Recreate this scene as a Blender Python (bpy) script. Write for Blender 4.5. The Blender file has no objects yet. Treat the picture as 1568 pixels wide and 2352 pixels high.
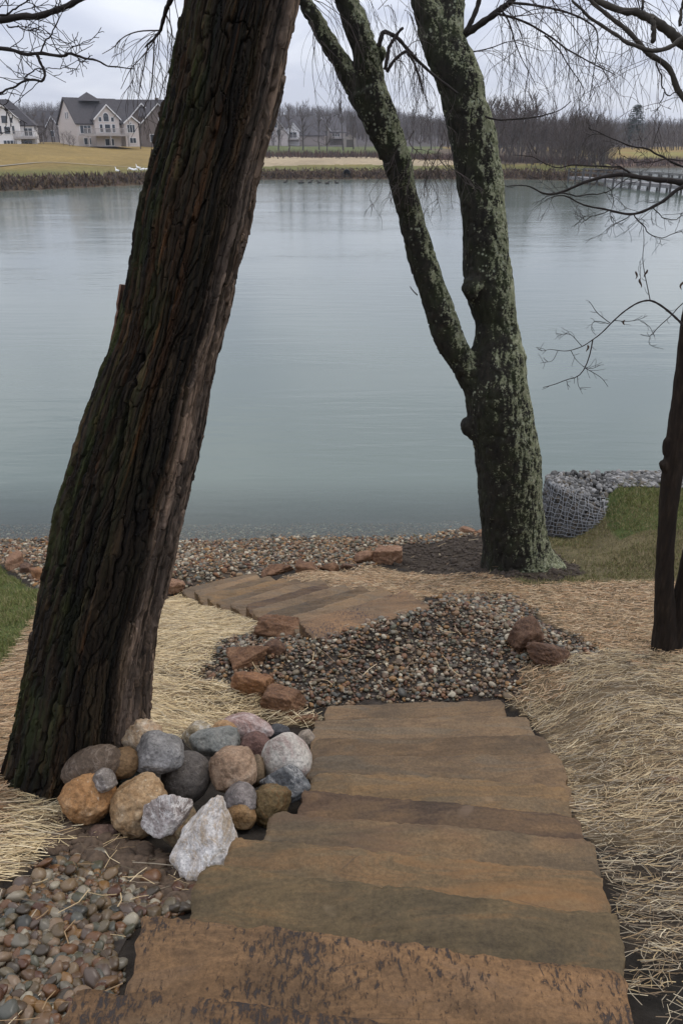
import bpy, math, random
import numpy as np
from mathutils import Vector

random.seed(7)
RS = np.random.RandomState(7)
SC = bpy.context.scene
COL = SC.collection
R = math.radians

# ------------------------------------------------------------------ camera, sky, sun, exposure
EYE = 4.7
PITCH = R(23.9)
cam_d = bpy.data.cameras.new("camera")
cam = bpy.data.objects.new("camera", cam_d)
COL.objects.link(cam)
cam.location = (0, 0, EYE)
cam.rotation_euler = (R(90) - PITCH, 0, 0)
cam_d.sensor_fit = 'VERTICAL'
cam_d.sensor_height = 36.0
cam_d.sensor_width = 24.0
cam_d.lens = 36.0 * 1907.0 / 2352.0
cam_d.clip_start = 0.05
cam_d.clip_end = 6000
SC.camera = cam

SUN_EL, SUN_AZ = 52.0, 50.0          # degrees; azimuth from +Y towards +X
world = bpy.data.worlds.new("World")
SC.world = world
world.use_nodes = True
nt = world.node_tree
nt.nodes.clear()
w_out = nt.nodes.new('ShaderNodeOutputWorld')
sky = nt.nodes.new('ShaderNodeTexSky')
sky.sky_type = 'NISHITA'
sky.sun_disc = False
sky.sun_elevation = R(SUN_EL)
sky.sun_rotation = R(SUN_AZ)
b_sky = nt.nodes.new('ShaderNodeBackground')
b_sky.inputs['Strength'].default_value = 0.10
nt.links.new(sky.outputs[0], b_sky.inputs['Color'])
tc = nt.nodes.new('ShaderNodeTexCoord')
sep = nt.nodes.new('ShaderNodeSeparateXYZ')
nt.links.new(tc.outputs['Generated'], sep.inputs[0])
def wmath(op, a, b=None):
    n = nt.nodes.new('ShaderNodeMath'); n.operation = op
    for i, v in enumerate((a, b)):
        if v is None: continue
        if isinstance(v, (int, float)): n.inputs[i].default_value = v
        else: nt.links.new(v, n.inputs[i])
    return n.outputs[0]
zz = wmath('ADD', wmath('MAXIMUM', sep.outputs[2], 0.0), 0.16)
cx = wmath('DIVIDE', sep.outputs[0], zz)
cy = wmath('DIVIDE', sep.outputs[1], zz)
comb = nt.nodes.new('ShaderNodeCombineXYZ')
nt.links.new(cx, comb.inputs[0]); nt.links.new(cy, comb.inputs[1])
cn = nt.nodes.new('ShaderNodeTexNoise')
cn.inputs['Scale'].default_value = 1.15
cn.inputs['Detail'].default_value = 7
cn.inputs['Roughness'].default_value = 0.52
cn.inputs['Distortion'].default_value = 0.6
nt.links.new(comb.outputs[0], cn.inputs['Vector'])
cr = nt.nodes.new('ShaderNodeValToRGB')
cr.color_ramp.elements[0].position = 0.38
cr.color_ramp.elements[0].color = (0.345, 0.375, 0.48, 1)
cr.color_ramp.elements[1].position = 0.63
cr.color_ramp.elements[1].color = (0.66, 0.68, 0.735, 1)
nt.links.new(cn.outputs['Fac'], cr.inputs[0])
# the overcast pales towards the horizon all the way round
hz = nt.nodes.new('ShaderNodeMapRange')
hz.inputs['From Min'].default_value = 0.0
hz.inputs['From Max'].default_value = 0.22
hz.inputs['To Min'].default_value = 0.55
hz.inputs['To Max'].default_value = 0.0
nt.links.new(sep.outputs[2], hz.inputs['Value'])
hm = nt.nodes.new('ShaderNodeMix'); hm.data_type = 'RGBA'
nt.links.new(hz.outputs[0], hm.inputs['Factor'])
nt.links.new(cr.outputs[0], hm.inputs['A'])
hm.inputs['B'].default_value = (0.60, 0.625, 0.70, 1)
b_cl = nt.nodes.new('ShaderNodeBackground')
# an overcast sky is brighter overhead than at the horizon
nt.links.new(wmath('ADD', wmath('MULTIPLY', wmath('MAXIMUM', sep.outputs[2], 0.0), 1.5), 1.0), b_cl.inputs['Strength'])
nt.links.new(hm.outputs['Result'], b_cl.inputs['Color'])
mx = nt.nodes.new('ShaderNodeMixShader')
mx.inputs[0].default_value = 0.92
nt.links.new(b_sky.outputs[0], mx.inputs[1])
nt.links.new(b_cl.outputs[0], mx.inputs[2])
nt.links.new(mx.outputs[0], w_out.inputs['Surface'])

sun_d = bpy.data.lights.new("sun", 'SUN')
sun_d.energy = 1.0
sun_d.angle = R(25)
sun_d.color = (1.0, 0.92, 0.80)
sun = bpy.data.objects.new("sun", sun_d)
COL.objects.link(sun)
sd = Vector((math.sin(R(SUN_AZ)) * math.cos(R(SUN_EL)), math.cos(R(SUN_AZ)) * math.cos(R(SUN_EL)), math.sin(R(SUN_EL))))
sun.rotation_euler = (-sd).to_track_quat('-Z', 'Y').to_euler()
sun.location = (5, 8, 20)

SC.view_settings.view_transform = 'Standard'
SC.view_settings.look = 'None'
SC.view_settings.exposure = 0.40
SC.view_settings.gamma = 1.0
SC.view_settings.use_curve_mapping = False
SC.render.engine = 'CYCLES'
SC.cycles.use_denoising = True
SC.cycles.max_bounces = 6
SC.cycles.transparent_max_bounces = 8

# ------------------------------------------------------------------ helpers: numbers
def lerp(a, b, t): return a + (b - a) * t
def sstep(a, b, x):
    t = np.clip((np.asarray(x, float) - a) / (b - a), 0, 1)
    return t * t * (3 - 2 * t)

def _hash(i, j, k, seed):
    h = (i.astype(np.int64) * 374761393 + j.astype(np.int64) * 668265263 + k.astype(np.int64) * 2147483647 + seed * 1274126177) & 0xffffffff
    h = ((h ^ (h >> 13)) * 1274126177) & 0xffffffff
    h = ((h ^ (h >> 16)) * 2246822519) & 0xffffffff
    return ((h ^ (h >> 15)) & 0xffffff) / float(0xffffff) * 2 - 1

def vnoise(p, seed=0):
    """smooth lattice noise in -1..1 of an (n,3) array"""
    p = np.asarray(p, float)
    i = np.floor(p).astype(np.int64)
    f = p - i
    f = f * f * f * (f * (f * 6 - 15) + 10)
    out = 0
    for dx in (0, 1):
        wx = f[:, 0] if dx else 1 - f[:, 0]
        for dy in (0, 1):
            wy = f[:, 1] if dy else 1 - f[:, 1]
            for dz in (0, 1):
                wz = f[:, 2] if dz else 1 - f[:, 2]
                out = out + wx * wy * wz * _hash(i[:, 0] + dx, i[:, 1] + dy, i[:, 2] + dz, seed)
    return out

def fbm(p, seed=0, octaves=4, gain=0.5):
    p = np.asarray(p, float)
    a, s, t = 1.0, 0.0, 0.0
    for o in range(octaves):
        s = s + a * vnoise(p * (2.03 ** o) + 17.3 * o, seed + o)
        t += a
        a *= gain
    return s / t

def n2(x, y, sc, seed=0, octaves=3):
    x = np.atleast_1d(np.asarray(x, float)); y = np.atleast_1d(np.asarray(y, float))
    sh = np.broadcast(x, y).shape
    x, y = np.broadcast_to(x, sh).ravel(), np.broadcast_to(y, sh).ravel()
    return fbm(np.stack([x * sc, y * sc, np.zeros_like(x) + 0.37], 1), seed, octaves).reshape(sh)

# ------------------------------------------------------------------ helpers: objects
def mesh_obj(name, V, faces, mat=None, parent=None, smooth=True, uv=None, col=None, data_name=None):
    """faces: list of arrays (n,k) of vertex indices; V in world coordinates (moved into the parent's space)"""
    V = np.asarray(V, np.float32)
    if parent is not None:
        p = parent
        off = np.zeros(3)
        while p is not None:
            off += np.array(p.location); p = p.parent
        V = V - off.astype(np.float32)
    if not isinstance(faces, (list, tuple)): faces = [faces]
    faces = [np.asarray(f, np.int32) for f in faces if len(f)]
    me = bpy.data.meshes.new(data_name or name)
    me.vertices.add(len(V)); me.vertices.foreach_set('co', V.ravel())
    nl = sum(f.size for f in faces); npoly = sum(len(f) for f in faces)
    me.loops.add(nl); me.polygons.add(npoly)
    li = np.concatenate([f.ravel() for f in faces])
    me.loops.foreach_set('vertex_index', li)
    tot = np.concatenate([np.full(len(f), f.shape[1], np.int32) for f in faces])
    st = np.concatenate([[0], np.cumsum(tot)[:-1]]).astype(np.int32)
    me.polygons.foreach_set('loop_start', st)
    me.polygons.foreach_set('loop_total', tot)
    me.polygons.foreach_set('use_smooth', np.full(npoly, bool(smooth)))
    if uv is not None:
        l = me.uv_layers.new(name='UVMap')
        l.data.foreach_set('uv', np.asarray(uv, np.float32)[li].ravel())
    if col is not None:
        a = me.color_attributes.new('tint', 'FLOAT_COLOR', 'POINT')
        c = np.ones((len(V), 4), np.float32); c[:, :3] = col
        a.data.foreach_set('color', c.ravel())
    me.update(calc_edges=True)
    if mat is not None: me.materials.append(mat)
    o = bpy.data.objects.new(name, me)
    COL.objects.link(o)
    if parent is not None: o.parent = parent
    return o

def thing(name, label, cat, loc=(0, 0, 0), group=None, rz=0):
    o = bpy.data.objects.new(name, None)
    o.empty_display_size = 0.1
    COL.objects.link(o)
    o.location = loc
    o.rotation_euler = (0, 0, rz)
    o['label'] = label; o['category'] = cat
    if group: o['group'] = group
    return o

def tag(o, label=None, cat=None, group=None, kind=None):
    if label: o['label'] = label
    if cat: o['category'] = cat
    if group: o['group'] = group
    if kind: o['kind'] = kind
    return o

def center_origin(o, c):
    """move a top-level mesh object's origin to c without moving the mesh"""
    c = np.asarray(c, np.float32)
    n = len(o.data.vertices)
    v = np.empty(n * 3, np.float32); o.data.vertices.foreach_get('co', v)
    v = (v.reshape(-1, 3) - c).ravel()
    o.data.vertices.foreach_set('co', v)
    o.location = c.tolist()
    o.data.update()
    return o

class MB:
    """collects pieces of mesh for one object"""
    def __init__(s): s.V = []; s.Q = []; s.T = []; s.n = 0
    def add(s, V, Q=None, T=None):
        V = np.asarray(V, float)
        s.V.append(V)
        if Q is not None and len(Q): s.Q.append(np.asarray(Q) + s.n)
        if T is not None and len(T): s.T.append(np.asarray(T) + s.n)
        s.n += len(V)
    def tube(s, pts, rad, sides=6, cap=True):
        pts = np.asarray(pts, float); k = len(pts)
        rad = np.broadcast_to(np.asarray(rad, float), (k,))
        tan = np.gradient(pts, axis=0)
        tan /= np.linalg.norm(tan, axis=1)[:, None] + 1e-9
        ref = np.array([0.0, 0, 1]) if abs(tan[0][2]) < 0.9 else np.array([1.0, 0, 0])
        u = np.cross(tan[0], ref); u /= np.linalg.norm(u)
        us = []
        for i in range(k):
            u = u - tan[i] * np.dot(u, tan[i]); u /= np.linalg.norm(u) + 1e-9
            us.append(u)
        us = np.array(us); vs = np.cross(tan, us)
        a = np.arange(sides) / sides * 2 * math.pi
        ring = us[:, None, :] * np.cos(a)[None, :, None] + vs[:, None, :] * np.sin(a)[None, :, None]
        V = (pts[:, None, :] + ring * rad[:, None, None]).reshape(-1, 3)
        i = np.arange(k - 1)[:, None] * sides; j = np.arange(sides)[None, :]
        j2 = (j + 1) % sides
        Q = np.stack([i + j, i + j2, i + sides + j2, i + sides + j], -1).reshape(-1, 4)
        T = None
        if cap:
            V = np.vstack([V, pts[:1], pts[-1:]])
            c0, c1 = k * sides, k * sides + 1
            jj = np.arange(sides); jn = (jj + 1) % sides
            T = np.vstack([np.stack([np.full(sides, c0), jn, jj], 1),
                           np.stack([np.full(sides, c1), (k - 1) * sides + jj, (k - 1) * sides + jn], 1)])
        s.add(V, Q, T)
    def box(s, x0, x1, y0, y1, z0, z1):
        V = [(x, y, z) for z in (z0, z1) for y in (y0, y1) for x in (x0, x1)]
        s.add(V, [(0, 2, 3, 1), (4, 5, 7, 6), (0, 1, 5, 4), (2, 6, 7, 3), (0, 4, 6, 2), (1, 3, 7, 5)])
    def prism(s, poly, axis, a0, a1):
        """extrude a polygon (list of 2D points) along local axis 'x' or 'y'"""
        n = len(poly)
        mk = (lambda p, a: (a, p[0], p[1])) if axis == 'x' else (lambda p, a: (p[0], a, p[1]))
        V = [mk(p, a0) for p in poly] + [mk(p, a1) for p in poly]
        Q = [(i, (i + 1) % n, n + (i + 1) % n, n + i) for i in range(n)]
        T = [(0, i + 1, i) for i in range(1, n - 1)] + [(n, n + i, n + i + 1) for i in range(1, n - 1)]
        s.add(V, Q, T)
    def build(s, name, mat, parent=None, smooth=False, xf=None):
        V = np.vstack(s.V)
        if xf is not None: V = xf(V)
        f = []
        if s.Q: f.append(np.vstack(s.Q))
        if s.T: f.append(np.vstack(s.T))
        return mesh_obj(name, V, f, mat, parent, smooth)

def ico(sub):
    t = (1 + 5 ** .5) / 2
    V = [(-1, t, 0), (1, t, 0), (-1, -t, 0), (1, -t, 0), (0, -1, t), (0, 1, t), (0, -1, -t), (0, 1, -t), (t, 0, -1), (t, 0, 1), (-t, 0, -1), (-t, 0, 1)]
    F = [(0, 11, 5), (0, 5, 1), (0, 1, 7), (0, 7, 10), (0, 10, 11), (1, 5, 9), (5, 11, 4), (11, 10, 2), (10, 7, 6), (7, 1, 8), (3, 9, 4), (3, 4, 2), (3, 2, 6), (3, 6, 8), (3, 8, 9), (4, 9, 5), (2, 4, 11), (6, 2, 10), (8, 6, 7), (9, 8, 1)]
    V = [np.array(v) / np.linalg.norm(v) for v in V]
    for _ in range(sub):
        c = {}; G = []
        def mid(a, b):
            k = (min(a, b), max(a, b))
            if k not in c:
                m = V[a] + V[b]; V.append(m / np.linalg.norm(m)); c[k] = len(V) - 1
            return c[k]
        for a, b, d in F:
            x, y, z = mid(a, b), mid(b, d), mid(d, a)
            G += [(a, x, z), (b, y, x), (d, z, y), (x, y, z)]
        F = G
    return np.array(V), np.array(F)
ICO = [ico(i) for i in range(5)]

# ------------------------------------------------------------------ helpers: materials
class NT:
    def __init__(s, name, rough=0.85, spec=0.3):
        s.m = bpy.data.materials.new(name); s.m.use_nodes = True
        s.t = s.m.node_tree
        s.b = s.t.nodes['Principled BSDF']
        s.b.inputs['Roughness'].default_value = rough
        s.b.inputs['Specular IOR Level'].default_value = spec
        s.o = s.t.nodes['Material Output']
    def n(s, typ, **kw):
        x = s.t.nodes.new('ShaderNode' + typ)
        for k, v in kw.items(): setattr(x, k, v)
        return x
    def put(s, sock, v):
        if v is None: return
        if hasattr(v, 'is_output') or isinstance(v, bpy.types.NodeSocket): s.t.links.new(v, sock)
        elif isinstance(v, (tuple, list)) and len(v) == 3 and sock.type == 'RGBA': sock.default_value = (*v, 1)
        else: sock.default_value = v
    def coord(s, which='Object', scale=None, rot=None):
        c = s.n('TexCoord').outputs[which]
        if scale is None: return c
        m = s.n('Mapping'); s.t.links.new(c, m.inputs[0])
        m.inputs['Scale'].default_value = scale
        if rot: m.inputs['Rotation'].default_value = rot
        return m.outputs[0]
    def noise(s, vec, scale, detail=4, rough=0.55, dist=0.0):
        x = s.n('TexNoise'); s.put(x.inputs['Vector'], vec)
        x.inputs['Scale'].default_value = scale; x.inputs['Detail'].default_value = detail
        x.inputs['Roughness'].default_value = rough; x.inputs['Distortion'].default_value = dist
        return x.outputs['Fac']
    def vor(s, vec, scale, feature='F1', out='Distance'):
        x = s.n('TexVoronoi', feature=feature); s.put(x.inputs['Vector'], vec)
        x.inputs['Scale'].default_value = scale
        return x.outputs[out]
    def ramp(s, fac, stops, interp='LINEAR'):
        x = s.n('ValToRGB'); s.put(x.inputs[0], fac)
        e = x.color_ramp; e.interpolation = interp
        while len(e.elements) < len(stops): e.elements.new(0.5)
        for el, (p, c) in zip(e.elements, stops):
            el.position = p
            el.color = (c, c, c, 1) if isinstance(c, (int, float)) else (*c, 1)
        return x.outputs[0]
    def mix(s, f, a, b, mode='MIX'):
        x = s.n('Mix', data_type='RGBA', blend_type=mode)
        s.put(x.inputs['Factor'], f); s.put(x.inputs['A'], a); s.put(x.inputs['B'], b)
        return x.outputs['Result']
    def math(s, op, a, b=None):
        x = s.n('Math', operation=op); s.put(x.inputs[0], a); s.put(x.inputs[1], b)
        return x.outputs[0]
    def rng(s, v, a, b, c, d):
        x = s.n('MapRange'); s.put(x.inputs[0], v)
        for i, k in enumerate((a, b, c, d)): x.inputs[i + 1].default_value = k
        return x.outputs[0]
    def bump(s, h, strength=0.5, dist=0.01, normal=None):
        x = s.n('Bump'); s.put(x.inputs['Height'], h)
        x.inputs['Strength'].default_value = strength; x.inputs['Distance'].default_value = dist
        s.put(x.inputs['Normal'], normal)
        return x.outputs[0]
    def attr(s, name):
        x = s.n('Attribute'); x.attribute_name = name
        return x.outputs['Color']
    def rnd(s):
        """one random number per loose piece and per object"""
        g = s.n('NewGeometry').outputs['Random Per Island']
        o = s.n('ObjectInfo').outputs['Random']
        return s.math('FRACT', s.math('ADD', g, s.math('MULTIPLY', o, 7.31)))
    def done(s, color=None, normal=None, rough=None):
        if color is not None: s.put(s.b.inputs['Base Color'], color)
        if normal is not None: s.put(s.b.inputs['Normal'], normal)
        if rough is not None: s.put(s.b.inputs['Roughness'], rough)
        return s.m

def plain(name, c, rough=0.7, var=0.25, scale=6.0, spec=0.3):
    k = NT(name, rough, spec)
    f = k.noise(k.coord(), scale, 5)
    lo = tuple(x * (1 - var) for x in c); hi = tuple(min(1, x * (1 + var)) for x in c)
    return k.done(k.ramp(f, [(0.3, lo), (0.7, hi)]))

# ------------------------------------------------------------------ the lie of the land
F_, CX_, CY_ = 1907.0, 784.0, 1176.0
CP, SP = math.cos(PITCH), math.sin(PITCH)
def ray(u, v):
    x = (u - CX_) / F_; y = (v - CY_) / F_
    return np.array([x, CP - y * SP, -SP - y * CP])
def at_y(u, v, Y):
    d = ray(u, v); return np.array([0, 0, EYE]) + d * (Y / d[1])
def depth_of(p): return p[1] * CP - (p[2] - EYE) * SP
def px(p): return depth_of(p) / F_          # metres per photo pixel at p

S2_O = np.array([0.205, 5.256]); S2_D = np.array([-0.493, 0.870]); S2_N = np.array([0.870, 0.493])
S2_RISE, S2_RUN, S2_COUNT = 0.100, 0.262, 11

# far shoreline, metres
SHX = np.array([-400, -90, -60, -37, -24.8, -11.7, 5, 26, 30.5, 34, 40, 47, 52, 56, 74, 110, 400.])
SHY = np.array([60, 72, 86, 96, 112, 129, 131, 130, 126, 126, 131, 148, 175, 192, 196, 205, 240.])
def far_shore(x): return np.interp(x, SHX, SHY)

def H(x, y):
    x = np.asarray(x, float); y = np.asarray(y, float)
    x, y = np.broadcast_arrays(x, y)
    pc = np.interp(y, [-30, -1, 0.8, 4.1, 4.25, 5.3, 8.1, 9.75, 12, 16, 30], [3.4, 3.25, 2.98, 1.42, 1.43, 1.43, 0.36, 0, -0.5, -1.2, -2])
    pl = np.interp(y, [-30, -2, 1, 2.4, 4.5, 6, 8, 9.65, 12, 16, 30], [3.4, 3.2, 2.9, 2.36, 1.55, 1.05, 0.42, 0, -0.5, -1.2, -2])
    pr = np.interp(y, [-30, -2, 1, 3, 5, 6.5, 7.7, 9, 10.0, 12, 16, 30], [3.4, 3.2, 2.92, 2.08, 1.42, 0.95, 0.6, 0.3, 0, -0.5, -1.2, -2])
    wl = sstep(-0.5, -1.5, x); wr = sstep(1.0, 1.7, x)
    z = pc * (1 - wl - wr) + pl * wl + pr * wr
    # second flight: the ground follows the line of its nosings, sunk under the slabs
    s = (x - S2_O[0]) * S2_D[0] + (y - S2_O[1]) * S2_D[1]
    t = (x - S2_O[0]) * S2_N[0] + (y - S2_O[1]) * S2_N[1]
    line = 1.50 - S2_RISE * s / S2_RUN
    w = sstep(-0.35, -0.02, s) * sstep(3.4, 2.9, s) * sstep(1.15, 0.62, np.abs(t))
    z = lerp(z, line - 0.035, w)
    z = z - 0.11 * sstep(0.5, 0.36, np.abs(t)) * sstep(0.0, 0.12, s) * sstep(2.95, 2.8, s)
    # first flight: sunk under the slabs
    cxs = np.interp(y, [1, 2, 3, 4.1], [0.05, 0.2, 0.43, 0.46])
    z = z - 0.12 * sstep(0.56, 0.42, np.abs(x - cxs)) * sstep(4.15, 4.05, y) * sstep(0.3, 0.5, y)
    # raised bank behind the wire gabion
    e = sstep(2.75, 3.6, x) * sstep(6.6, 8.2, y)
    top = 0.66 + 0.05 * sstep(8.5, 10, y)
    z = np.where(y < 10.35, np.maximum(z, lerp(z, top, e)), z)
    near = sstep(14, 9, y)
    z = z + near * (0.022 * n2(x, y, 1.7, 3) + 0.008 * n2(x, y, 9.0, 4)) * sstep(10.5, 9.4, y)
    # root mounds
    z = z + 0.10 * np.exp(-(((x - 1.82) / 0.62) ** 2 + ((y - 7.55) / 0.45) ** 2))
    # far side of the lake
    d = y - far_shore(x)
    far = np.where(d > -6,
                   np.interp(d, [-6, -1, 0, 1.2, 4.5, 9, 22, 40, 60, 140, 260, 420, 620, 900, 3000],
                             [-2, -0.6, 0, 0.55, 1.15, 1.35, 2.2, 2.9, 3.25, 4.4, 7.5, 15, 25, 30, 34]), -2)
    # left lawn swells higher, right arm shore stays low
    far = far + np.where(d > 4, 1, 0) * 1.2 * np.exp(-((x + 60) / 13.0) ** 2) * sstep(12, 50, d) * sstep(140, 100, d)
    far = lerp(far, np.minimum(far, np.interp(d, [-6, 0, 3, 30, 200, 420, 620, 3000], [-2, 0, 0.6, 2.5, 5, 12, 21, 28])), sstep(35, 60, x))
    far = far + sstep(2, 10, d) * 0.25 * n2(x, y, 0.06, 9) + sstep(200, 420, d) * 4.0 * n2(x, y, 0.006, 12)
    return np.where(y > 40, far, z)

def gp(u, v, lift=0.0, tmax=14.0):
    """the point of the ground seen along a line of sight"""
    d = ray(u, v)
    t = np.linspace(0.8, tmax, 500)
    P = np.array([0, 0, EYE]) + t[:, None] * d
    g = P[:, 2] - H(P[:, 0], P[:, 1]) - lift
    i = int(np.argmax(g < 0))
    if g[i] >= 0: i = len(t) - 1
    if i == 0: return P[0]
    a = g[i - 1] / (g[i - 1] - g[i] + 1e-12)
    return lerp(P[i - 1], P[i], a)

def poly_xy(px_list): return np.array([gp(u, v)[:2] for u, v in px_list])
def inside(poly, x, y):
    x = np.asarray(x, float); y = np.asarray(y, float)
    r = np.zeros(x.shape, bool); n = len(poly)
    for i in range(n):
        x0, y0 = poly[i]; x1, y1 = poly[(i + 1) % n]
        c = ((y0 > y) != (y1 > y)) & (x < (x1 - x0) * (y - y0) / (y1 - y0 + 1e-12) + x0)
        r ^= c
    return r
def warp(x, y, a=0.06, sc=6.0):
    return x + a * n2(x, y, sc, 51, 2), y + a * n2(x, y, sc, 57, 2)
def scatter(poly, n, rag=0.06, rs=RS):
    lo, hi = poly.min(0) - rag, poly.max(0) + rag
    out = []
    got = 0
    while got < n:
        p = rs.rand(n * 2, 2) * (hi - lo) + lo
        wx, wy = warp(p[:, 0], p[:, 1], rag)
        p = p[inside(poly, wx, wy)]
        out.append(p); got += len(p)
        if len(p) == 0: break
    return np.vstack(out)[:n]
def area(poly):
    x, y = poly[:, 0], poly[:, 1]
    return 0.5 * abs(np.dot(x, np.roll(y, 1)) - np.dot(y, np.roll(x, 1)))

# zones of the near bank
Z_LANDING = poly_xy([(740, 1625), (660, 1590), (600, 1605), (430, 1560), (480, 1500), (590, 1440), (700, 1445), (985, 1400), (1010, 1366), (1170, 1366), (1260, 1440), (1400, 1500), (1300, 1535), (1210, 1530), (1180, 1600), (1160, 1612)])
Z_BEACH = np.vstack([poly_xy([(-160, 1300), (20, 1300), (90, 1352), (160, 1372), (430, 1368), (520, 1335), (620, 1318), (830, 1303), (905, 1292), (925, 1250), (1100, 1232)]), [[1.75, 10.6], [-5.4, 10.6]]])
Z_BED = poly_xy([(-40, 2060), (60, 2030), (150, 1975), (200, 1940), (330, 1990), (450, 2010), (400, 2110), (330, 2120), (255, 2290), (165, 2380), (120, 2480), (-60, 2480)])
Z_MUD = poly_xy([(150, 1850), (240, 1890), (400, 1985), (470, 1990), (420, 2090), (330, 2040), (210, 1990), (120, 1950)])
SP2 = lambda s_, t_: S2_O + S2_D * s_ + S2_N * t_
Z_STRAW_R = np.vstack([poly_xy([(1172, 1618), (1200, 1535), (1390, 1505), (1250, 1425), (1160, 1368), (1010, 1366)]), [SP2(0.05, 0.44), SP2(1.0, 0.36), SP2(2.0, 0.30), SP2(2.6, 0.26)],
                       poly_xy([(860, 1302), (1110, 1322), (1200, 1345), (1568, 1338), (1800, 1330)]), [(3.6, 4.0), (3.2, 0.4), (0.85, 0.4)], poly_xy([(1470, 2380), (1452, 2240), (1426, 2090), (1380, 2000), (1345, 1915), (1306, 1850), (1284, 1790), (1252, 1700), (1212, 1650)])])
Z_STRAW_L = poly_xy([(-60, 1600), (30, 1520), (90, 1425), (110, 1375), (200, 1372), (420, 1372), (530, 1386), (640, 1425), (500, 1490), (440, 1562), (600, 1605), (735, 1660), (715, 1675), (600, 1660), (420, 1690), (280, 1800), (100, 1850), (170, 1870), (150, 1930), (40, 2010), (-80, 2050)])
Z_LAWN_R = np.vstack([poly_xy([(1125, 1322), (1215, 1345), (1568, 1340), (1900, 1330)]), [(7.0, 7.5), (7.0, 9.95), (3.9, 9.95), (3.5, 9.5), (3.2, 9.45), (2.7, 9.55), (2.3, 9.5), (1.95, 9.2)]])
Z_LAWN_L = poly_xy([(-400, 1310), (-5, 1300), (60, 1345), (118, 1368), (95, 1420), (55, 1470), (30, 1520), (-30, 1560), (-400, 1640)])
Z_DIRT = poly_xy([(905, 1300), (930, 1242), (1130, 1228), (1265, 1262), (1325, 1300), (1345, 1318), (1280, 1336), (1130, 1334)])

ORD = ['first', 'second', 'third', 'fourth', 'fifth', 'sixth', 'seventh', 'eighth', 'ninth', 'tenth', 'eleventh', 'twelfth', 'thirteenth', 'fourteenth']
# ------------------------------------------------------------------ the ground: one sheet from behind the camera to the hills
def axis(core0, core1, step, lo, hi, extra=(), g=1.18):
    a = list(np.arange(core0, core1 + 1e-6, step))
    s, x = step, core1
    while x < hi: s *= g; x += s; a.append(min(x, hi))
    s, x = step, core0
    while x > lo: s *= g; x -= s; a.append(max(x, lo))
    a = np.unique(np.round(np.array(a + list(extra)), 4))
    return a[np.concatenate([[True], np.diff(a) > 0.02])]
gx = axis(-5.2, 5.2, 0.045, -1500, 1500, np.concatenate([np.arange(-75, 90, 2.0)]))
gy = axis(-0.6, 11.2, 0.045, -40, 2600, np.concatenate([np.arange(84, 215, 1.2), np.arange(215, 700, 12)]))
GX, GY = np.meshgrid(gx, gy)
GZ = H(GX, GY)
V = np.stack([GX, GY, GZ], -1).reshape(-1, 3)
nxg, nyg = len(gx), len(gy)
ii = np.arange(nyg - 1)[:, None] * nxg + np.arange(nxg - 1)[None, :]
GQ = np.stack([ii, ii + 1, ii + nxg + 1, ii + nxg], -1).reshape(-1, 4)
x, y = V[:, 0], V[:, 1]
wx, wy = warp(x, y, 0.05)
C = np.tile(np.array([0.027, 0.022, 0.017]), (len(V), 1))
def paint(mask, c):
    C[mask] = c
nearm = y < 14
paint(nearm & (np.abs(x) > 5.2), (0.06, 0.065, 0.025))
paint(nearm & inside(Z_STRAW_L, wx, wy), (0.155, 0.115, 0.066))
m_ = nearm & inside(Z_STRAW_R, wx, wy)
paint(m_, (0.155, 0.112, 0.064))
paint(m_ & (y < 2.5 + 0.5 * n2(x, y, 2.5, 61)), (0.045, 0.035, 0.025))
paint(m_ & (y < 1.7 + 0.3 * n2(x, y, 3.5, 61)) & (x < 1.35), (0.022, 0.019, 0.015))
paint(nearm & inside(Z_LAWN_R, wx, wy), (0.098, 0.080, 0.040))
paint(nearm & inside(Z_LAWN_L, wx, wy), (0.065, 0.078, 0.022))
paint(nearm & inside(Z_DIRT, wx, wy), (0.040, 0.030, 0.021))
paint(nearm & inside(Z_LANDING, wx, wy), (0.050, 0.040, 0.032))
paint(nearm & inside(Z_BEACH, wx, wy), (0.075, 0.058, 0.042))
paint(nearm & inside(Z_BED, wx, wy), (0.045, 0.036, 0.028))
paint(nearm & inside(Z_MUD, wx, wy), (0.075, 0.053, 0.036))
paint((y > 9.6) & (V[:, 2] < 0.02), (0.085, 0.078, 0.062))
plat = nearm & (V[:, 2] > 0.5) & (y > 8.6) & (x > 3.2)
paint(plat, (0.050, 0.064, 0.018))
paint(plat & ((y > 9.85) | ((x < 3.3) & (y > 9.4))), (0.16, 0.145, 0.12))
farm = y > 40
d = y - far_shore(x)
nz = n2(x, y, 0.12, 21)
paint(farm & (d > -1), (0.075, 0.052, 0.033))
lawn = farm & (d > 4.2 + nz * 0.8)
f = sstep(8, 26, d + nz * 7)[:, None]
C[lawn] = lerp(np.array([0.115, 0.112, 0.034]), np.array([0.205, 0.142, 0.046]), f)[lawn]
reed = farm & (x > -22) & (x < 24) & (d > 13 + nz * 2) & (d < 33 + nz * 5 - np.maximum(x - 4, 0) * 0.7)
paint(reed, (0.31, 0.245, 0.155))
paint(farm & (x > -24) & (x < 60) & (d > 33 + nz * 3) & (d < 44 + nz * 4), (0.105, 0.070, 0.052))
paint(farm & (x > -24) & (x < 26) & (d > 44 + nz * 3) & (d < 120), (0.085, 0.098, 0.032))
paint(farm & (x > 20) & (x < 50) & (d > 14 + nz * 5) & (d < 95), (0.105, 0.078, 0.052))
paint(farm & (x > 47) & (d > 2) & (d < 14), (0.13, 0.085, 0.06))
paint(farm & (x > 72) & (x < 92) & (d > 20 + nz * 4) & (d < 52 + nz * 6), (0.19, 0.165, 0.045))
paint(farm & (d > 120), (0.060, 0.050, 0.048))
k = NT('ground', 0.95, 0.15)
co = k.coord()
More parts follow.
